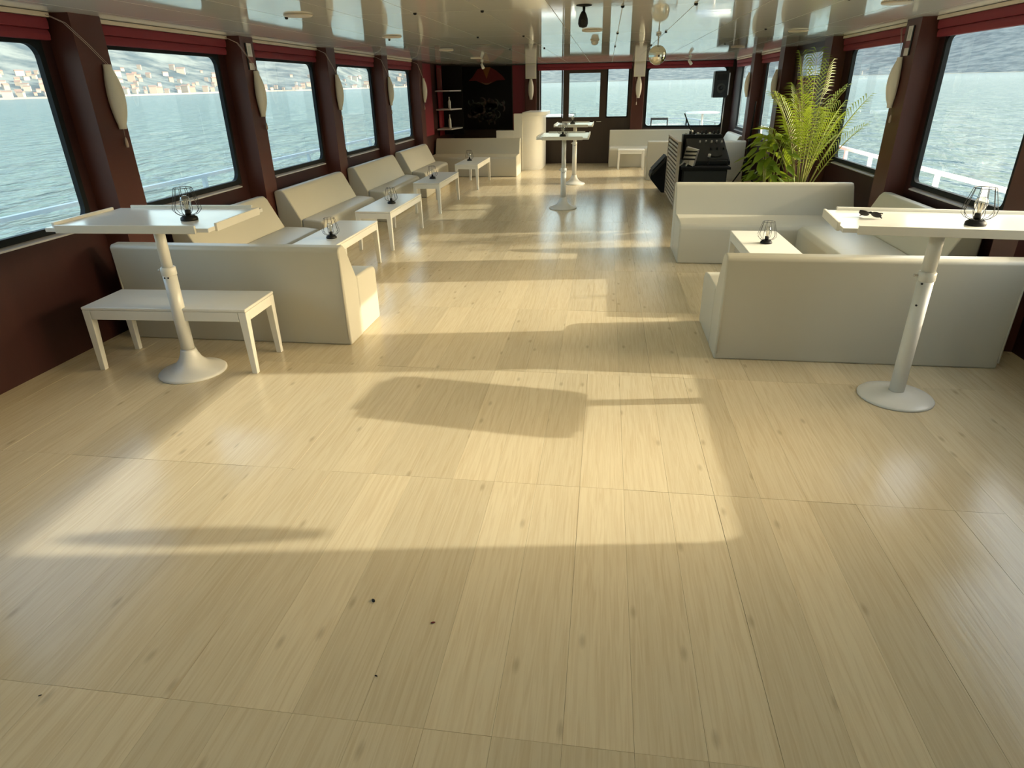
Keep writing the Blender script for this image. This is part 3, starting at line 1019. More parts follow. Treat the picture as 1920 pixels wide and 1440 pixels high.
top = [(cxx + (rr + 0.10) * sin(a), cyy - (rr + 0.04) * cos(a)) for a in [radians(q) for q in range(0, 91, 9)]] + [(cxx + rr + 0.10, 17.15), (cxx + rr - 0.40, 17.15), (cxx, cyy + 0.1)]
obj('countertop', MB().prism(top, lambda p, q, z: (p + 1.9, q - 15.9, z), 1.201, 1.285), M['white'], t, bevel=0.006)
obj('kick_strip', MB().prism([(p, q - 0.012) for p, q in pts] + [(p, q) for p, q in pts[::-1]], lambda p, q, z: (p + 1.9, q - 15.9, z), 0.0, 0.05), M['white'], t)

# ------------------------------------------------------------------ poster and corner shelf
t = thing('poster', 'dark poster with a red winged emblem and grey scrolls on the far wall', 'poster', (-3.02, YB, 0.84))
obj('board', MB().box(-0.64, -0.02, 0, 0.64, -0.002, 1.46), M['blackmatte'], t)
pp = lambda pts, m, nm, dz=-0.022: obj(nm, MB().prism(pts, lambda p, q, s: (p, s, q), dz, -0.0199), m, t)
pp([(-0.46, 1.14), (-0.36, 1.22), (-0.22, 1.40), (-0.08, 1.44), (0.10, 1.44), (0.24, 1.37), (0.40, 1.25), (0.48, 1.15), (0.26, 1.14), (0.12, 1.08), (0, 1.06), (-0.12, 1.08), (-0.26, 1.14)], M['redprint'], 'red_emblem')
pp([(-0.10, 1.44), (0.11, 1.44), (0.05, 1.30), (0.005, 1.18), (-0.045, 1.30)], M['orange'], 'orange_wedge', -0.0235)
pp([(-0.16, 1.12), (-0.06, 1.085), (0.06, 1.085), (0.16, 1.12), (0.06, 1.055), (0, 1.045), (-0.06, 1.055)], M['cream_print'], 'pale_crescent', -0.0235)


def scroll(c, r, a0, a1, w, m, sx=1.0):
    k = 14
    o_, i_ = [], []
    for i in range(k + 1):
        a = a0 + (a1 - a0) * i / k
        ww = w * sin(pi * (0.12 + 0.8 * i / k))
        o_.append((c[0] + sx * (r + ww) * cos(a), c[1] + (r + ww) * sin(a)))
        i_.append((c[0] + sx * (r - ww) * cos(a), c[1] + (r - ww) * sin(a)))
    pp(o_ + i_[::-1], m, 'scroll')


rnp = random.Random(5)
for i in range(60):
    cx_, cy_ = rnp.uniform(-0.46, 0.40), rnp.uniform(0.14, 0.66)
    if abs(cx_) > 0.25 and cy_ < 0.28: continue
    scroll((cx_, cy_), rnp.uniform(0.02, 0.10), rnp.uniform(0, 6), rnp.uniform(6.5, 10), rnp.uniform(0.012, 0.030), M['pinkprint' if rnp.random() < 0.45 else 'greyprint'])
for i in range(9):
    cx_, cy_ = rnp.uniform(-0.30, 0.25), rnp.uniform(0.40, 0.62)
    pp([(cx_ + rnp.uniform(0.05, 0.10) * cos(a), cy_ + rnp.uniform(0.03, 0.07) * sin(a)) for a in [2 * pi * k / 9 for k in range(9)]], M['greyprint'], 'scroll', -0.0215)

t = thing('corner_shelf', 'dark shelf unit with three pale boards in the far left corner', 'shelf', (-3.9, 15.75, 0))
obj('back_panel', MB().box(0.0, 0.44, 0.8, 0.50, 0.46, 2.3), M['blackmatte'], t)
obj('side_panel', MB().box(0.0, 0.0, 0.8, 0.018, 0.44, 2.3), M['redwall'], t)
for z in (0.955, 1.375, 1.765):
    obj('shelf_board', MB().prism([(0.018, -0.30), (0.36, -0.30), (0.47, 0.44), (0.018, 0.44)], lambda p, q, s: (p, q, s), z - 0.014, z + 0.014), M['alu'], t)
obj('pale_post', MB().box(0.02, -0.02, 1.80, 0.10, 0.04, 2.24), M['signred'], t)
for lc, lb, hh in (((-3.60, 15.62, 1.39), 'clear bottle standing on the middle shelf of the corner unit', 0.25), ((-3.62, 15.66, 0.97), 'slim pale bottle standing on the lowest shelf of the corner unit', 0.30)):
    b = thing('bottle', lb, 'bottle', lc)
    obj('body', MB().lathe([(0.032, 0), (0.034, 0.01), (0.034, hh * 0.6), (0.013, hh * 0.78), (0.013, hh * 0.93), (0, hh * 0.93)], k=14), M['bottle'], b)
    obj('cap', MB().lathe([(0.015, hh * 0.92), (0.015, hh), (0, hh)], k=12), M['alu'], b)

# ------------------------------------------------------------------ black music desk with gear
t = thing('music_desk', 'black music desk with a slatted grey side panel', 'desk', (1.55, 11.3, 0))
obj('body', MB().box(-0.33, -0.60, 0.02, 0.36, 0.75, 0.60), M['black'], t, bevel=0.008)
obj('desk_top', MB().box(-0.36, -0.66, 0.60, 0.40, 0.80, 0.635), M['blackmatte'], t, bevel=0.004)
obj('front_panel', MB().box(-0.30, -0.612, 0.06, 0.34, -0.601, 0.57), M['grille'], t)
fr = MB()
X0, X1 = -0.43, -0.385
for y0, y1 in ((-0.66, -0.60), (0.98, 1.05)): fr.box(X0, y0, 0, X1, y1, 0.99)
fr.box(X0 - 0.004, -0.66, 0.985, X1 + 0.004, 1.05, 1.01)
obj('panel_frame', fr, M['slat'], t)
for i in range(15):
    z = 0.035 + i * 0.063
    obj('slat', MB().hexa([(X0 + 0.002, -0.60, z), (X1 - 0.006, -0.60, z), (X1 - 0.006, 0.98, z), (X0 + 0.002, 0.98, z)],
                          [(X0 + 0.012, -0.60, z + 0.028), (X1 - 0.006, -0.60, z + 0.028), (X1 - 0.006, 0.98, z + 0.028), (X0 + 0.012, 0.98, z + 0.028)]), M['slat'], t)
obj('panel_backing', MB().box(X1 - 0.004, -0.6, 0.02, X1, 0.98, 0.98), M['blackmatte'], t)

t = thing('dj_case', 'black tilted equipment case with knobs on the music desk', 'audio gear', (1.62, 11.35, 0.635))
mb = MB().prism([(-0.42, 0.0), (-0.42, 0.06), (0.40, 0.34), (0.46, 0.34), (0.46, 0.0)], lambda p, q, s: (s, p, q), -0.26, 0.36)
obj('body', mb, M['black'], t, bevel=0.01)
ang = math.atan2(0.28, 0.82)
up = lambda u, v, h: (u, -0.42 + v * cos(ang) - h * sin(ang), 0.06 + v * sin(ang) + h * cos(ang))
for i, (u, v) in enumerate([(-0.05, 0.70), (0.05, 0.72), (0.14, 0.70), (0.22, 0.72), (0.30, 0.69), (0.10, 0.45), (0.2, 0.45), (0.3, 0.45)]):
    obj('knob', MB().rod(up(u, v, 0), up(u, v, 0.035), 0.016, 0.014, k=10), M['silver'] if i < 5 else M['grille'], t)
obj('jog_wheel', MB().rod(up(0.16, 0.24, 0), up(0.16, 0.24, 0.02), 0.10, 0.095, k=24), M['grille'], t)
obj('white_dial', MB().rod(up(0.05, 0.16, 0), up(0.05, 0.16, 0.045), 0.026, 0.022, k=14), M['white'], t)
obj('handle', MB().tube([(0.02, -0.43, 0.02), (0.02, -0.50, 0.03), (0.02, -0.50, 0.10), (0.30, -0.50, 0.10), (0.30, -0.50, 0.03), (0.30, -0.43, 0.02)], 0.012, 6), M['grille'], t)
t = thing('dj_mixer', 'bulky black gear block at the far side of the music desk', 'audio gear', (1.58, 11.96, 0.635))
obj('body', MB().box(-0.26, -0.12, 0, 0.38, 0.12, 0.40), M['black'], t, bevel=0.012)
for i in range(9):
    obj('fader', MB().box(-0.22 + i * 0.066, -0.03, 0.40, -0.19 + i * 0.066, 0.03, 0.425 + 0.02 * (i % 3)), M['silver'] if i % 3 == 0 else M['grille'], t)
t = thing('audio_mixer', 'small silver ribbed device leaning on the music desk', 'audio gear', (1.325, 10.83, 0.637), radians(-20))
tilt = [(-0.11, -0.02, 0.05), (0.11, -0.02, 0.05)]
mb = MB().hexa([(-0.10, -0.02, 0.06), (0.08, -0.05, 0.0), (0.09, 0.05, 0.0), (-0.09, 0.08, 0.06)], [(-0.07, 0.05, 0.28), (0.12, 0.02, 0.24), (0.13, 0.10, 0.24), (-0.06, 0.13, 0.28)])
obj('body', mb, M['silver'], t, bevel=0.006)
for i in range(3):
    obj('rib', MB().box(-0.09 + i * 0.012, -0.03 + i * 0.02, 0.09 + i * 0.055, 0.10 + i * 0.008, -0.018 + i * 0.024, 0.115 + i * 0.055), M['grille'], t)
obj('jack_lead', MB().tube([(-0.06, -0.03, 0.08), (-0.09, -0.06, 0.03), (-0.12, -0.09, 0.012)], 0.014, 7), M['silver'], t)
obj('jack_lead', MB().tube([(0.0, -0.04, 0.06), (-0.01, -0.07, 0.03), (-0.015, -0.11, 0.013)], 0.014, 7), M['silver'], t)
t = thing('gooseneck_lamp', 'thin grey gooseneck lamp leaning up from the music desk', 'lamp', (1.47, 12.07, 1.03))
obj('foot', MB().ball((0, 0, 0.035), 0.035, 12), M['silver'], t)
obj('neck', MB().tube([(0, 0, 0.05), (-0.06, 0.0, 0.16), (-0.14, 0.0, 0.33)], 0.011, 7), M['grille'], t)

t = thing('monitor_speaker', 'black wedge monitor speaker leaning beside the slatted panel', 'speaker', (1.0, 12.62, 0))
obj('cabinet', MB().prism([(0.07, 0), (0.14, 0), (0.15, 0.60), (0.13, 0.63), (-0.14, 0.335), (-0.15, 0.25), (-0.10, 0.19)], lambda p, q, s: (p, s, q), -0.25, 0.30), M['blackmatte'], t, bevel=0.01)
obj('edge_trim', MB().prism([(0.13, 0.635), (0.148, 0.60), (-0.115, 0.305), (-0.145, 0.335)], lambda p, q, s: (p, s, q), -0.268, -0.251), M['grille'], t)
obj('grille', MB().prism([(0.11, 0.628), (-0.12, 0.375), (-0.125, 0.385), (0.105, 0.638)], lambda p, q, s: (p, s, q), -0.20, 0.26), M['grille'], t)

t = thing('tripod_stand', 'tall black tripod stand between the music desk and the plants', 'stand', (2.26, 11.2, 0))
obj('pole', MB().rod((0, 0, 0.25), (0.03, 0.02, 1.00), 0.019, k=10).rod((0.03, 0.02, 0.99), (0.05, 0.03, 1.55), 0.013, k=8), M['black'], t)
obj('hub', MB().lathe([(0.03, 0.56), (0.032, 0.58), (0.032, 0.64), (0.028, 0.66)], k=12), M['black'], t)
for a in (200, 320, 80):
    e = (0.42 * cos(radians(a)), 0.42 * sin(radians(a)), 0.012)
    obj('leg', MB().rod((0.0, 0, 0.60), e, 0.012, k=8), M['black'], t)
    obj('brace', MB().rod((0, 0, 0.28), (e[0] * 0.55, e[1] * 0.55, 0.27), 0.007, k=6), M['black'], t)
obj('clamp', MB().box(0.01, -0.02, 0.97, 0.055, 0.05, 1.03), M['grille'], t)

t = thing('corner_speaker', 'black loudspeaker hung in the far right corner by the window', 'speaker', (2.62, 16.85, 1.52))
obj('cabinet', MB().box(-0.17, -0.13, 0.0, 0.15, 0.13, 0.56), M['black'], t, bevel=0.012)
wf_ = obj('woofer', MB().lathe([(0.105, -0.131), (0.105, -0.140), (0.085, -0.140), (0.05, -0.125), (0.02, -0.12), (0, -0.12)], (-0.01, 0, 0.20), 28, axis='y'), M['grille'], t)
obj('woofer_cone', MB().lathe([(0.045, -0.139), (0.03, -0.146), (0, -0.149)], (-0.01, 0, 0.20), 20, axis='y'), M['black'], wf_)
obj('horn', MB().box(-0.11, -0.138, 0.37, 0.10, -0.131, 0.49), M['blackmatte'], t)
obj('bracket', MB().box(0.15, -0.03, 0.05, 0.19, 0.03, 0.52), M['alu'], t)
obj('stand_pole', MB().rod((0.13, 0.05, -1.0), (0.14, 0.05, 0.0), 0.012, k=8), M['silver'], t)

# ------------------------------------------------------------------ plants behind the right sofa
def pot(t, r, h):
    obj('pot', MB().lathe([(r * 0.75, 0), (r * 0.95, h * 0.9), (r, h * 0.92), (r, h), (r * 0.9, h), (r * 0.88, h * 0.9), (0, h * 0.9)], k=24), M['pot'], t)
    obj('soil', MB().lathe([(r * 0.87, h * 0.9), (r * 0.87, h * 0.93), (0, h * 0.94)], k=20), M['soil'], t)


t = thing('palm', 'tall yellow green palm with feathery fronds behind the right sofa', 'plant', (2.44, 8.72, 0))
pot(t, 0.20, 0.34)


def frond(base, ctrl, tip, nleaf=22, ll=0.25, drop=0.35):
    mb = MB()
    b, c, e = Vector(base), Vector(ctrl), Vector(tip)
    P = [(1 - u) ** 2 * b + 2 * u * (1 - u) * c + u * u * e for u in [i / 16 for i in range(17)]]
    mb.tube(P, [0.011 * (1 - 0.8 * i / 16) for i in range(17)], 5, mi=1)
    for i in range(nleaf):
        u = 0.40 + 0.60 * (i / (nleaf - 1))
        q = (1 - u) ** 2 * b + 2 * u * (1 - u) * c + u * u * e
        d = (2 * (1 - u) * (c - b) + 2 * u * (e - c)).normalized()
        side = d.cross(Vector((0, 0, 1)))
        if side.length < 0.1: side = d.cross(Vector((0, 1, 0)))
        side.normalize()
        nrm = side.cross(d).normalized()
        L_ = ll * (0.55 + 0.75 * sin(pi * min(1, (u - 0.30) / 0.75))) * random.uniform(0.9, 1.1)
        for s in (-1, 1):
            dirv = (side * s * 0.78 + d * 0.72 + nrm * 0.30).normalized()
            wv = (dirv.cross(nrm)).normalized() * 0.0066
            m_ = q + dirv * L_ * 0.5
            t_ = q + dirv * L_ + Vector((0, 0, -drop * L_))
            f1 = [q, m_ - wv, t_, m_ + wv]
            f = mb.face(f1)
            f.smooth = False
    return mb


FR = [((0.0, 0, .32), (-0.16, -0.10, 1.35), (-0.50, -0.22, 1.66)), ((0.02, 0, .32), (-0.05, 0.02, 1.55), (-0.22, -0.05, 2.08)), ((0.03, 0, .32), (0.06, -0.02, 1.4), (0.10, -0.10, 1.98)),
      ((0.04, .02, .32), (0.10, 0.10, 1.4), (0.34, -0.05, 1.72)), ((0.03, -.03, .32), (0.16, -0.25, 1.15), (0.42, -0.55, 1.62)), ((0.02, -.04, .32), (0.18, -0.25, 1.0), (0.46, -0.50, 1.33)),
      ((0, .03, .32), (-0.10, 0.18, 1.3), (-0.36, 0.30, 1.66)), ((-0.02, 0, .32), (-0.22, -0.05, 1.1), (-0.50, -0.10, 1.28)), ((0, .04, .32), (0.05, 0.30, 1.4), (-0.06, 0.60, 1.75)),
      ((0.02, 0, .32), (0.02, -0.18, 1.25), (-0.10, -0.50, 1.50)), ((0.02, 0, .32), (0.12, 0.0, 1.1), (0.38, 0.12, 1.42)), ((0.0, 0, .32), (0.0, 0.05, 1.2), (-0.18, -0.12, 1.62)),
      ((0.01, -.02, .32), (0.08, -0.12, 1.2), (0.24, -0.30, 1.55)), ((-0.01, 0.02, .32), (-0.06, 0.02, 1.05), (-0.30, -0.22, 1.38)), ((0.03, 0.02, .32), (0.04, 0.10, 1.5), (0.02, 0.18, 2.12)), ((0.02, 0.0, .32), (0.10, 0.05, 1.0), (0.30, -0.18, 1.22))]
for b_, c_, e_ in FR:
    obj('frond', frond(b_, c_, e_), [M['palm'], M['stem']], t)

t = thing('leafy_plant', 'bushy green plant with broad glossy leaves beside the palm', 'plant', (2.10, 8.80, 0))
pot(t, 0.17, 0.30)
lm = MB()
k = 6
rows = []
for i in range(k + 1):
    u = i / k
    w = 0.42 * sin(pi * (u ** 0.8)) ** 0.9 * 0.5
    z = -0.16 * u * u
    rows.append([lm.bm.verts.new((-w, u, z + 0.05 * w)), lm.bm.verts.new((0, u, z - 0.03 * sin(pi * u))), lm.bm.verts.new((w, u, z + 0.05 * w))])
for A, B in zip(rows, rows[1:]):
    for j in range(2):
        lm.bm.faces.new([A[j], A[j + 1], B[j + 1], B[j]])
bmesh.ops.remove_doubles(lm.bm, verts=lm.bm.verts, dist=1e-5)
leaf0 = None
rnd = random.Random(3)
for i in range(5):
    a = i * 1.26
    obj('stem', MB().tube([(0.03 * cos(a), 0.03 * sin(a), 0.27), (0.07 * cos(a), 0.07 * sin(a), 0.65), (0.15 * cos(a), 0.13 * sin(a), 1.15)], [0.012, 0.009, 0.005], 6), M['stem'], t)
for i in range(120):
    z = rnd.uniform(0.55, 1.26)
    a = rnd.uniform(0, 2 * pi)
    rad = 0.05 + 0.20 * rnd.random() * (1.2 - abs(z - 0.9))
    s = rnd.uniform(0.15, 0.25)
    p = (rad * cos(a) - 0.02, rad * sin(a) * 0.8, z)
    rot = (rnd.uniform(-0.9, 0.25), rnd.uniform(-0.5, 0.5), a - pi / 2 + rnd.uniform(-0.6, 0.6))
    if leaf0 is None:
        leaf0 = obj('leaf', lm, M['leaf'], t, p, rot, smooth=True)
        o = leaf0
    else:
        o = leaf0.copy(); C.objects.link(o)
        o.location = p; o.rotation_euler = rot
    o.scale = (s, s, s)
for p, rot, s in (((-0.03, -0.02, 1.28), (0.15, 0.2, 0.9), 0.30), ((0.02, 0.0, 1.30), (0.2, 0.1, -1.2), 0.28), ((-0.16, -0.1, 0.98), (-0.6, 0.3, 1.9), 0.26), ((0.12, -0.12, 0.62), (-0.9, 0, -2.7), 0.26)):
    o = leaf0.copy(); C.objects.link(o); o.location = p; o.rotation_euler = rot; o.scale = (s, s, s)

# ------------------------------------------------------------------ ceiling fittings
GC = 'flat round ceiling lights'
cl0 = None
for x, y, lb in ((-2.34, 5.24, 'round ceiling light, nearest at left'), (-2.34, 7.55, 'round ceiling light, second at left'), (-2.40, 10.4, 'round ceiling light, third at left'), (-2.5, 13.3, 'round ceiling light, farthest at left'),
                 (-0.20, 4.62, 'round ceiling light just before the black camera'), (-0.18, 7.5, 'round ceiling light between the black camera and the grey detector'), (2.09, 5.75, 'round ceiling light, nearest at right'), (2.08, 8.4, 'round ceiling light, second at right'), (2.0, 11.6, 'round ceiling light, farthest at right')):
    if cl0 is None:
        cl0 = thing('ceiling_light', lb, 'ceiling light', (x, y, ZC), 0, GC)
        obj('trim_ring', MB().lathe([(0.085, 0), (0.105, -0.001), (0.108, -0.006), (0.098, -0.014), (0.085, -0.010)], k=32), M['rail_cream'], cl0)
        obj('diffuser', MB().lathe([(0.086, -0.001), (0.086, -0.007), (0, -0.009)], k=28), M['frosted'], cl0)
    else:
        dup(cl0, (x, y, ZC), 0, lb)

t = thing('ceiling_camera', 'small black dome headed camera hanging from the ceiling', 'camera', (-0.19, 5.25, ZC))
obj('mount', MB().lathe([(0.055, 0), (0.056, -0.006), (0.02, -0.012), (0, -0.012)], k=24), M['black'], t)
obj('arm', MB().rod((0, 0, -0.012), (0, 0, -0.05), 0.010, k=10), M['black'], t)
obj('housing', MB().lathe([(0.012, -0.04), (0.024, -0.06), (0.034, -0.09), (0.036, -0.118), (0.028, -0.138), (0, -0.146)], (-0.004, 0, 0), 20), M['black'], t)
obj('lens', MB().lathe([(0.018, -0.036), (0.018, -0.041), (0.010, -0.0405), (0, -0.040)], (-0.004, 0.004, -0.112), 18, axis='y'), M['grille'], t)
t = thing('mirror_ball', 'shiny mirror ball hanging from the ceiling before the wide far window', 'mirror ball', (0.55, 8.3, ZC))
obj('hanger', MB().lathe([(0.028, 0), (0.028, -0.02), (0.008, -0.024), (0.006, -0.115), (0, -0.115)], k=12), M['silver'], t)
mb = MB().ball((0, 0, -0.215), 0.102, 28)
for f in mb.bm.faces: f.smooth = False
obj('mirror_sphere', mb, M['chrome'], t)
t = thing('smoke_detector', 'round grey smoke detector on the ceiling near the far door', 'detector', (-0.18, 9.0, ZC))
obj('base', MB().lathe([(0.055, 0), (0.055, -0.012), (0, -0.012)], k=20), M['rail_cream'], t)
obj('dome', MB().lathe([(0.046, -0.012), (0.047, -0.03), (0.034, -0.055), (0, -0.062)], k=20), M['silver'], t)
for (x, y), lb in (((-2.62, 14.6), 'small white spotlight on the ceiling before the poster'), ((1.66, 15.0), 'small white spotlight on the ceiling before the wide far window')):
    t = thing('spotlight', lb, 'spotlight', (x, y, ZC), 0, 'small white ceiling spotlights')
    obj('mount', MB().lathe([(0.03, 0), (0.03, -0.02), (0.01, -0.022), (0.01, -0.075), (0, -0.075)], k=12), M['metalwhite'], t)
    obj('head', MB().rod((-0.015, 0.02, -0.07), (0.03, -0.04, -0.14), 0.026, 0.032, k=16), M['metalwhite'], t)

# ------------------------------------------------------------------ outside: decks, railings, deck furniture
obj('trim_1', MB().box(XL - 0.95, YR, -0.14, XL - 0.1, YB + 0.1, -0.02), M['deck'], kind='structure')
obj('trim_2', MB().box(XR + 0.1, YR, -0.14, XR + 0.72, YB + 0.1, -0.02), M['deck'], kind='structure')
obj('trim_3', MB().box(XL - 0.95, YB + 0.1, -0.14, XR + 0.72, 23.2, -0.02), M['deck'], kind='structure')


def railing(label, path, m, group=None, h=0.93, step=1.0, mids=(0.5,)):
    t = thing('railing', label, 'railing', (path[0][0], path[0][1], -0.02), 0)
    o = Vector(t.location)
    for (a, b) in zip(path, path[1:]):
        A, B = Vector((*a, -0.02)) - o, Vector((*b, -0.02)) - o
        u = Vector((0, 0, h + 0.02))
        mb = MB()
        d = (B - A).normalized(); s_ = Vector((-d.y, d.x, 0)) * 0.03
        mb.hexa([A + u - s_, A + u + s_, B + u + s_, B + u - s_], [p + Vector((0, 0, 0.035)) for p in (A + u - s_, A + u + s_, B + u + s_, B + u - s_)])
        obj('top_rail', mb, m, t)
        for q in mids:
            obj('mid_rail', MB().rod(A + Vector((0, 0, q)), B + Vector((0, 0, q)), 0.013, k=6), m, t)
        k = max(1, round((B - A).length / step))
        for i in range(k + 1):
            p = A + (B - A) * i / k
            obj('post', MB().box(p.x - 0.02, p.y - 0.028, 0, p.x + 0.02, p.y + 0.028, h + 0.02), m, t)
    return t


railing('railing with painted-in shade along the left side deck outside the windows', [(-4.72, -3), (-4.72, 17.6)], M['rail_shaded'], step=1.5, h=0.90)
railing('white railing along the right side deck outside the windows', [(3.62, -3.0), (3.62, 17.6)], M['railw'], step=1.0, h=0.87, mids=())
railing('pale railing around the bow deck beyond the far windows', [(-4.72, 17.7), (-3.4, 22.9), (2.6, 22.9), (3.62, 17.7)], M['railbow'], step=1.3, h=0.80, mids=(0.35, 0.66))

t = thing('deck_table', 'pale round deck table on one leg outside the wide far window', 'table', (2.78, 20.6, -0.02))
obj('tabletop', MB().lathe([(0.46, 1.07), (0.47, 1.08), (0.47, 1.10), (0, 1.105)], k=32), M['railw'], t)
obj('stem', MB().rod((0, 0, 0.03), (0, 0, 1.07), 0.03, k=10), M['silver'], t)
obj('foot', MB().lathe([(0.25, 0), (0.25, 0.015), (0.03, 0.05), (0, 0.05)], k=24), M['silver'], t)
t = thing('deck_chair', 'dark framed chair on the bow deck outside the wide far window', 'chair', (1.52, 20.3, -0.02))
for sx in (-1, 1):
    obj('leg', MB().rod((sx * 0.23, -0.22, 0), (sx * 0.23, -0.22, 0.98), 0.018, k=8), M['black'], t)
    obj('leg', MB().rod((sx * 0.23, 0.24, 0), (sx * 0.23, 0.24, 0.45), 0.018, k=8), M['black'], t)
obj('seat', MB().box(-0.25, -0.24, 0.43, 0.25, 0.26, 0.47), M['grille'], t)
obj('backrest', MB().box(-0.23, -0.235, 0.92, 0.23, -0.205, 0.98), M['grille'], t)
t = thing('deck_locker', 'low white deck locker outside the window left of the far door', 'locker', (-1.55, 19.9, -0.02))
obj('body', MB().box(-0.55, -0.35, 0, 0.55, 0.35, 1.05), M['railw'], t, bevel=0.02)
obj('lid', MB().box(-0.60, -0.39, 1.05, 0.60, 0.39, 1.10), M['railw'], t, bevel=0.015)

# ------------------------------------------------------------------ sea, hills and town (the boat lies slightly out of trim)
TA, TB, ZS = tan(radians(0.25)), tan(radians(0.45)), -3.2


def trim(x, y, z=0.0):
    return (x, y, ZS + z + TA * x + TB * y)


mb = MB()
N_ = 24
gx = [-9000, -4000, -2000, -900, -300, -80, -20, 20, 80, 300, 900, 2000, 4000, 9000]
V = [[mb.bm.verts.new(trim(x, y)) for y in gx] for x in gx]
for i in range(len(gx) - 1):
    for j in range(len(gx) - 1):
        mb.bm.faces.new([V[i][j], V[i + 1][j], V[i + 1][j + 1], V[i][j + 1]])
obj('sea', mb, M['sea'], kind='structure')


def lerp(tab, x):
    for (a, va), (b, vb) in zip(tab, tab[1:]):
        if x <= b:
            f = max(0, (x - a) / (b - a))
            f = f * f * (3 - 2 * f)
            return va + (vb - va) * f
    return tab[-1][1]


SH = [(-130, 900), (-60, 880), (-40, 980), (-25, 1250), (-14, 1900), (-4, 3200), (10, 3300), (30, 2700), (60, 2400), (130, 2400)]
EL = [(-130, 6.5), (-60, 6.4), (-45, 6.0), (-30, 5.0), (-20, 3.9), (-12, 2.6), (-6, 1.75), (-3, 1.45), (2, 2.0), (9, 2.2), (20, 4.0), (32, 5.2), (60, 5.5), (130, 5.0)]


def vnoise(x, y, seed=0):
    def h(i, j):
        q = sin(i * 127.1 + j * 311.7 + seed * 74.7) * 43758.5453
        return q - math.floor(q)
    i, j = math.floor(x), math.floor(y)
    f, g_ = x - i, y - j
    f, g_ = f * f * (3 - 2 * f), g_ * g_ * (3 - 2 * g_)
    return (h(i, j) * (1 - f) + h(i + 1, j) * f) * (1 - g_) + (h(i, j + 1) * (1 - f) + h(i + 1, j + 1) * f) * g_


def ground(az, u):
    """az in degrees, u in 0..1 from shore to ridge"""
    rs = lerp(SH, az)
    r = rs * (1 + 0.75 * u)
    hmax = tan(radians(lerp(EL, az))) * rs * 1.75
    s = u ** 1.05
    z = hmax * s * (0.86 + 0.28 * vnoise(az * 0.22, u * 3, 1) * (1 if u > 0.05 else 0)) + 14 * u * (vnoise(az * 1.5, u * 12, 2) - 0.5)
    a = radians(az)
    return r * sin(a), r * cos(a), max(0.3, z + 1.5)


mb = MB()
azs = [-130 + 0.8 * i for i in range(326)]
us = [0, 0.01, 0.04, 0.08, 0.14, 0.2, 0.28, 0.36, 0.46, 0.56, 0.68, 0.82, 1.0]
V = [[mb.bm.verts.new(trim(*ground(a, u))) for u in us] for a in azs]
for i in range(len(azs) - 1):
    for j in range(len(us) - 1):
        f = mb.bm.faces.new([V[i][j], V[i + 1][j], V[i + 1][j + 1], V[i][j + 1]])
        f.smooth = True
obj('hills', mb, M['hill'], kind='structure')
# quay along the town front
mb = MB()
qa = [-60 + i for i in range(46)]
for a0, a1 in zip(qa, qa[1:]):
    P = []
    for a in (a0, a1):
        rs = lerp(SH, a) - 6
        P.append((rs * sin(radians(a)), rs * cos(radians(a))))
    mb.face([trim(P[0][0], P[0][1], -1), trim(P[1][0], P[1][1], -1), trim(P[1][0], P[1][1], 2.0), trim(P[0][0], P[0][1], 2.0)])
obj('trim_4', mb, M['quay'], kind='structure')


def house_mesh(w, d_, h, rh, wm):
    mb = MB().box(-w / 2, -d_ / 2, -6, w / 2, d_ / 2, h, 0)
    e = 0.6
    A = [(-w / 2 - e, -d_ / 2 - e, h), (w / 2 + e, -d_ / 2 - e, h), (w / 2 + e, d_ / 2 + e, h), (-w / 2 - e, d_ / 2 + e, h)]
    r0, r1 = (-w / 2 - e, 0, h + rh), (w / 2 + e, 0, h + rh)
    for q in ((A[0], A[1], r1, r0), (A[2], A[3], r0, r1), (A[1], A[2], r1), (A[3], A[0], r0)):
        mb.face(q, 1)
    return obj('house', mb, [wm, M['houseroof']], cat='house', label='pale house among many on the far left shore', group='houses along the far left shore')


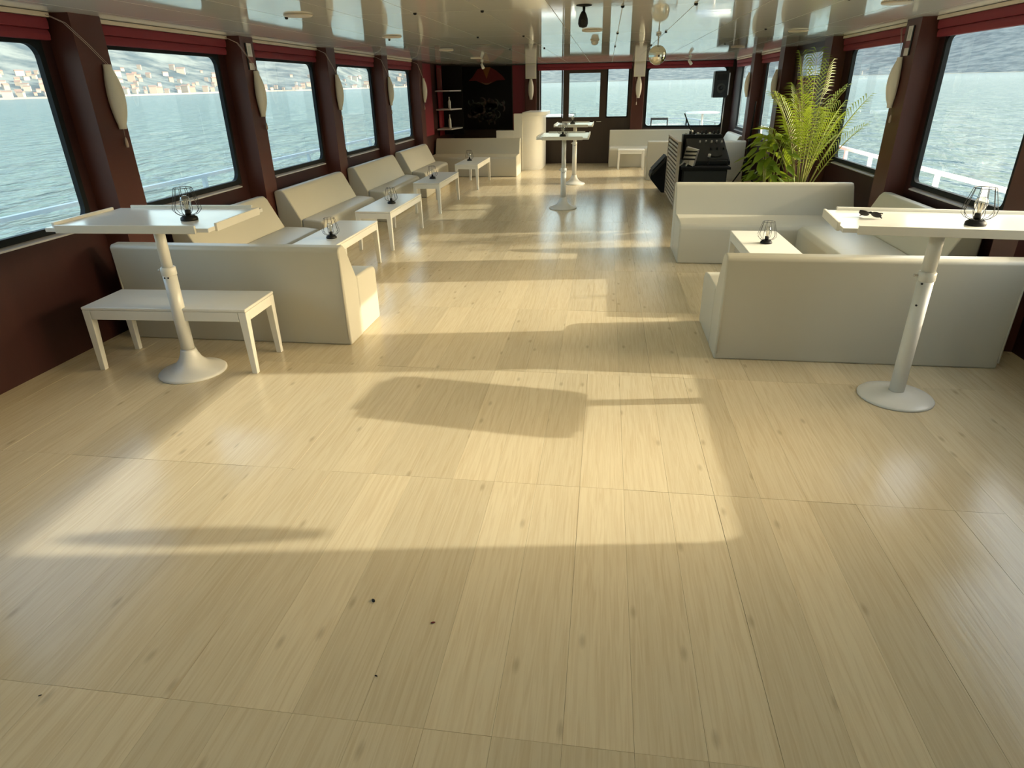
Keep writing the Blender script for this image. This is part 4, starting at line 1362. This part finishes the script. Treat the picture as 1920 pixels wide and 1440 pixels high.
rnd = random.Random(11)
protos = [house_mesh(12, 10, 9, 3, M['housewall']), house_mesh(20, 11, 12, 3, M['housewall']), house_mesh(10, 9, 7, 3.5, M['housewall2']), house_mesh(16, 12, 15, 3, M['housewall2'])]
used = [False] * 4
cnt = 0
placed = []
for i in range(900):
    if len(placed) > 230: break
    az_ = rnd.uniform(-50, -13) if i % 3 else rnd.uniform(-47, -34)
    u = (rnd.random() ** 3.2) * 0.22 + 0.004
    if az_ > -30: u *= 0.75
    gxx, gyy, gz = ground(az_, u)
    if any((gxx - a) ** 2 + (gyy - b_) ** 2 < 10 ** 2 for a, b_ in placed): continue
    placed.append((gxx, gyy))
    kx = rnd.choice([0, 0, 1, 2, 2, 3])
    if not used[kx]:
        o = protos[kx]; used[kx] = True
    else:
        o = protos[kx].copy(); C.objects.link(o)
    o.location = trim(gxx, gyy, gz)
    o.rotation_euler = (0, 0, -radians(az_) + rnd.uniform(-0.5, 0.5))
    s = rnd.uniform(0.30, 0.62)
    o.scale = (s, s, s)
for kx, o in enumerate(protos):
    if not used[kx]:
        o.location = trim(*ground(-30, 0.05))

# ------------------------------------------------------------------ low haze over the water
hm = bpy.data.materials.new('low_lake_haze')
hm.use_nodes = True
hn = hm.node_tree
hn.nodes.clear()
ho = hn.nodes.new('ShaderNodeOutputMaterial')
hv = hn.nodes.new('ShaderNodeVolumePrincipled')
hv.inputs['Color'].default_value = (0.80, 0.91, 1.0, 1)
hv.inputs['Density'].default_value = 0.00018
hv.inputs['Anisotropy'].default_value = 0.0
hn.links.new(hv.outputs[0], ho.inputs['Volume'])
mb = MB()
k = 48
r0_, r1_, z0_, z1_ = 120.0, 820.0, -40.0, 140.0
rg = []
for r, z in ((r0_, z0_), (r1_, z0_), (r1_, z1_), (r0_, z1_)):
    rg.append([mb.bm.verts.new((r * cos(2 * pi * i / k), r * sin(2 * pi * i / k), z)) for i in range(k)])
for a in range(4):
    A, B = rg[a], rg[(a + 1) % 4]
    for i in range(k):
        mb.bm.faces.new([A[i], A[(i + 1) % k], B[(i + 1) % k], B[i]])
obj('haze', mb, hm, kind='stuff')

# ------------------------------------------------------------------ crumbs on the near floor
for (x, y), col, lb, sz in (((-0.817, 1.776), 'black', 'dark crumb on the floor left of the photo centre', 0.008), ((-0.558, 1.695), 'redprint', 'tiny reddish crumb on the floor near the photo centre', 0.006),
                            ((-0.692, 1.441), 'black', 'dark crumb on the floor near the lower photo edge', 0.004), ((-1.777, 1.230), 'black', 'dark crumb on the floor by the lower left photo corner', 0.004)):
    t = obj('crumb', MB().ball((0, 0, 0.002), sz, 8, sz=0.35), M[col], None, (x, y, 0.001), (0, 0, x * 5), label=lb, cat='crumb')
    t.scale = (1.5, 0.8, 1.0)
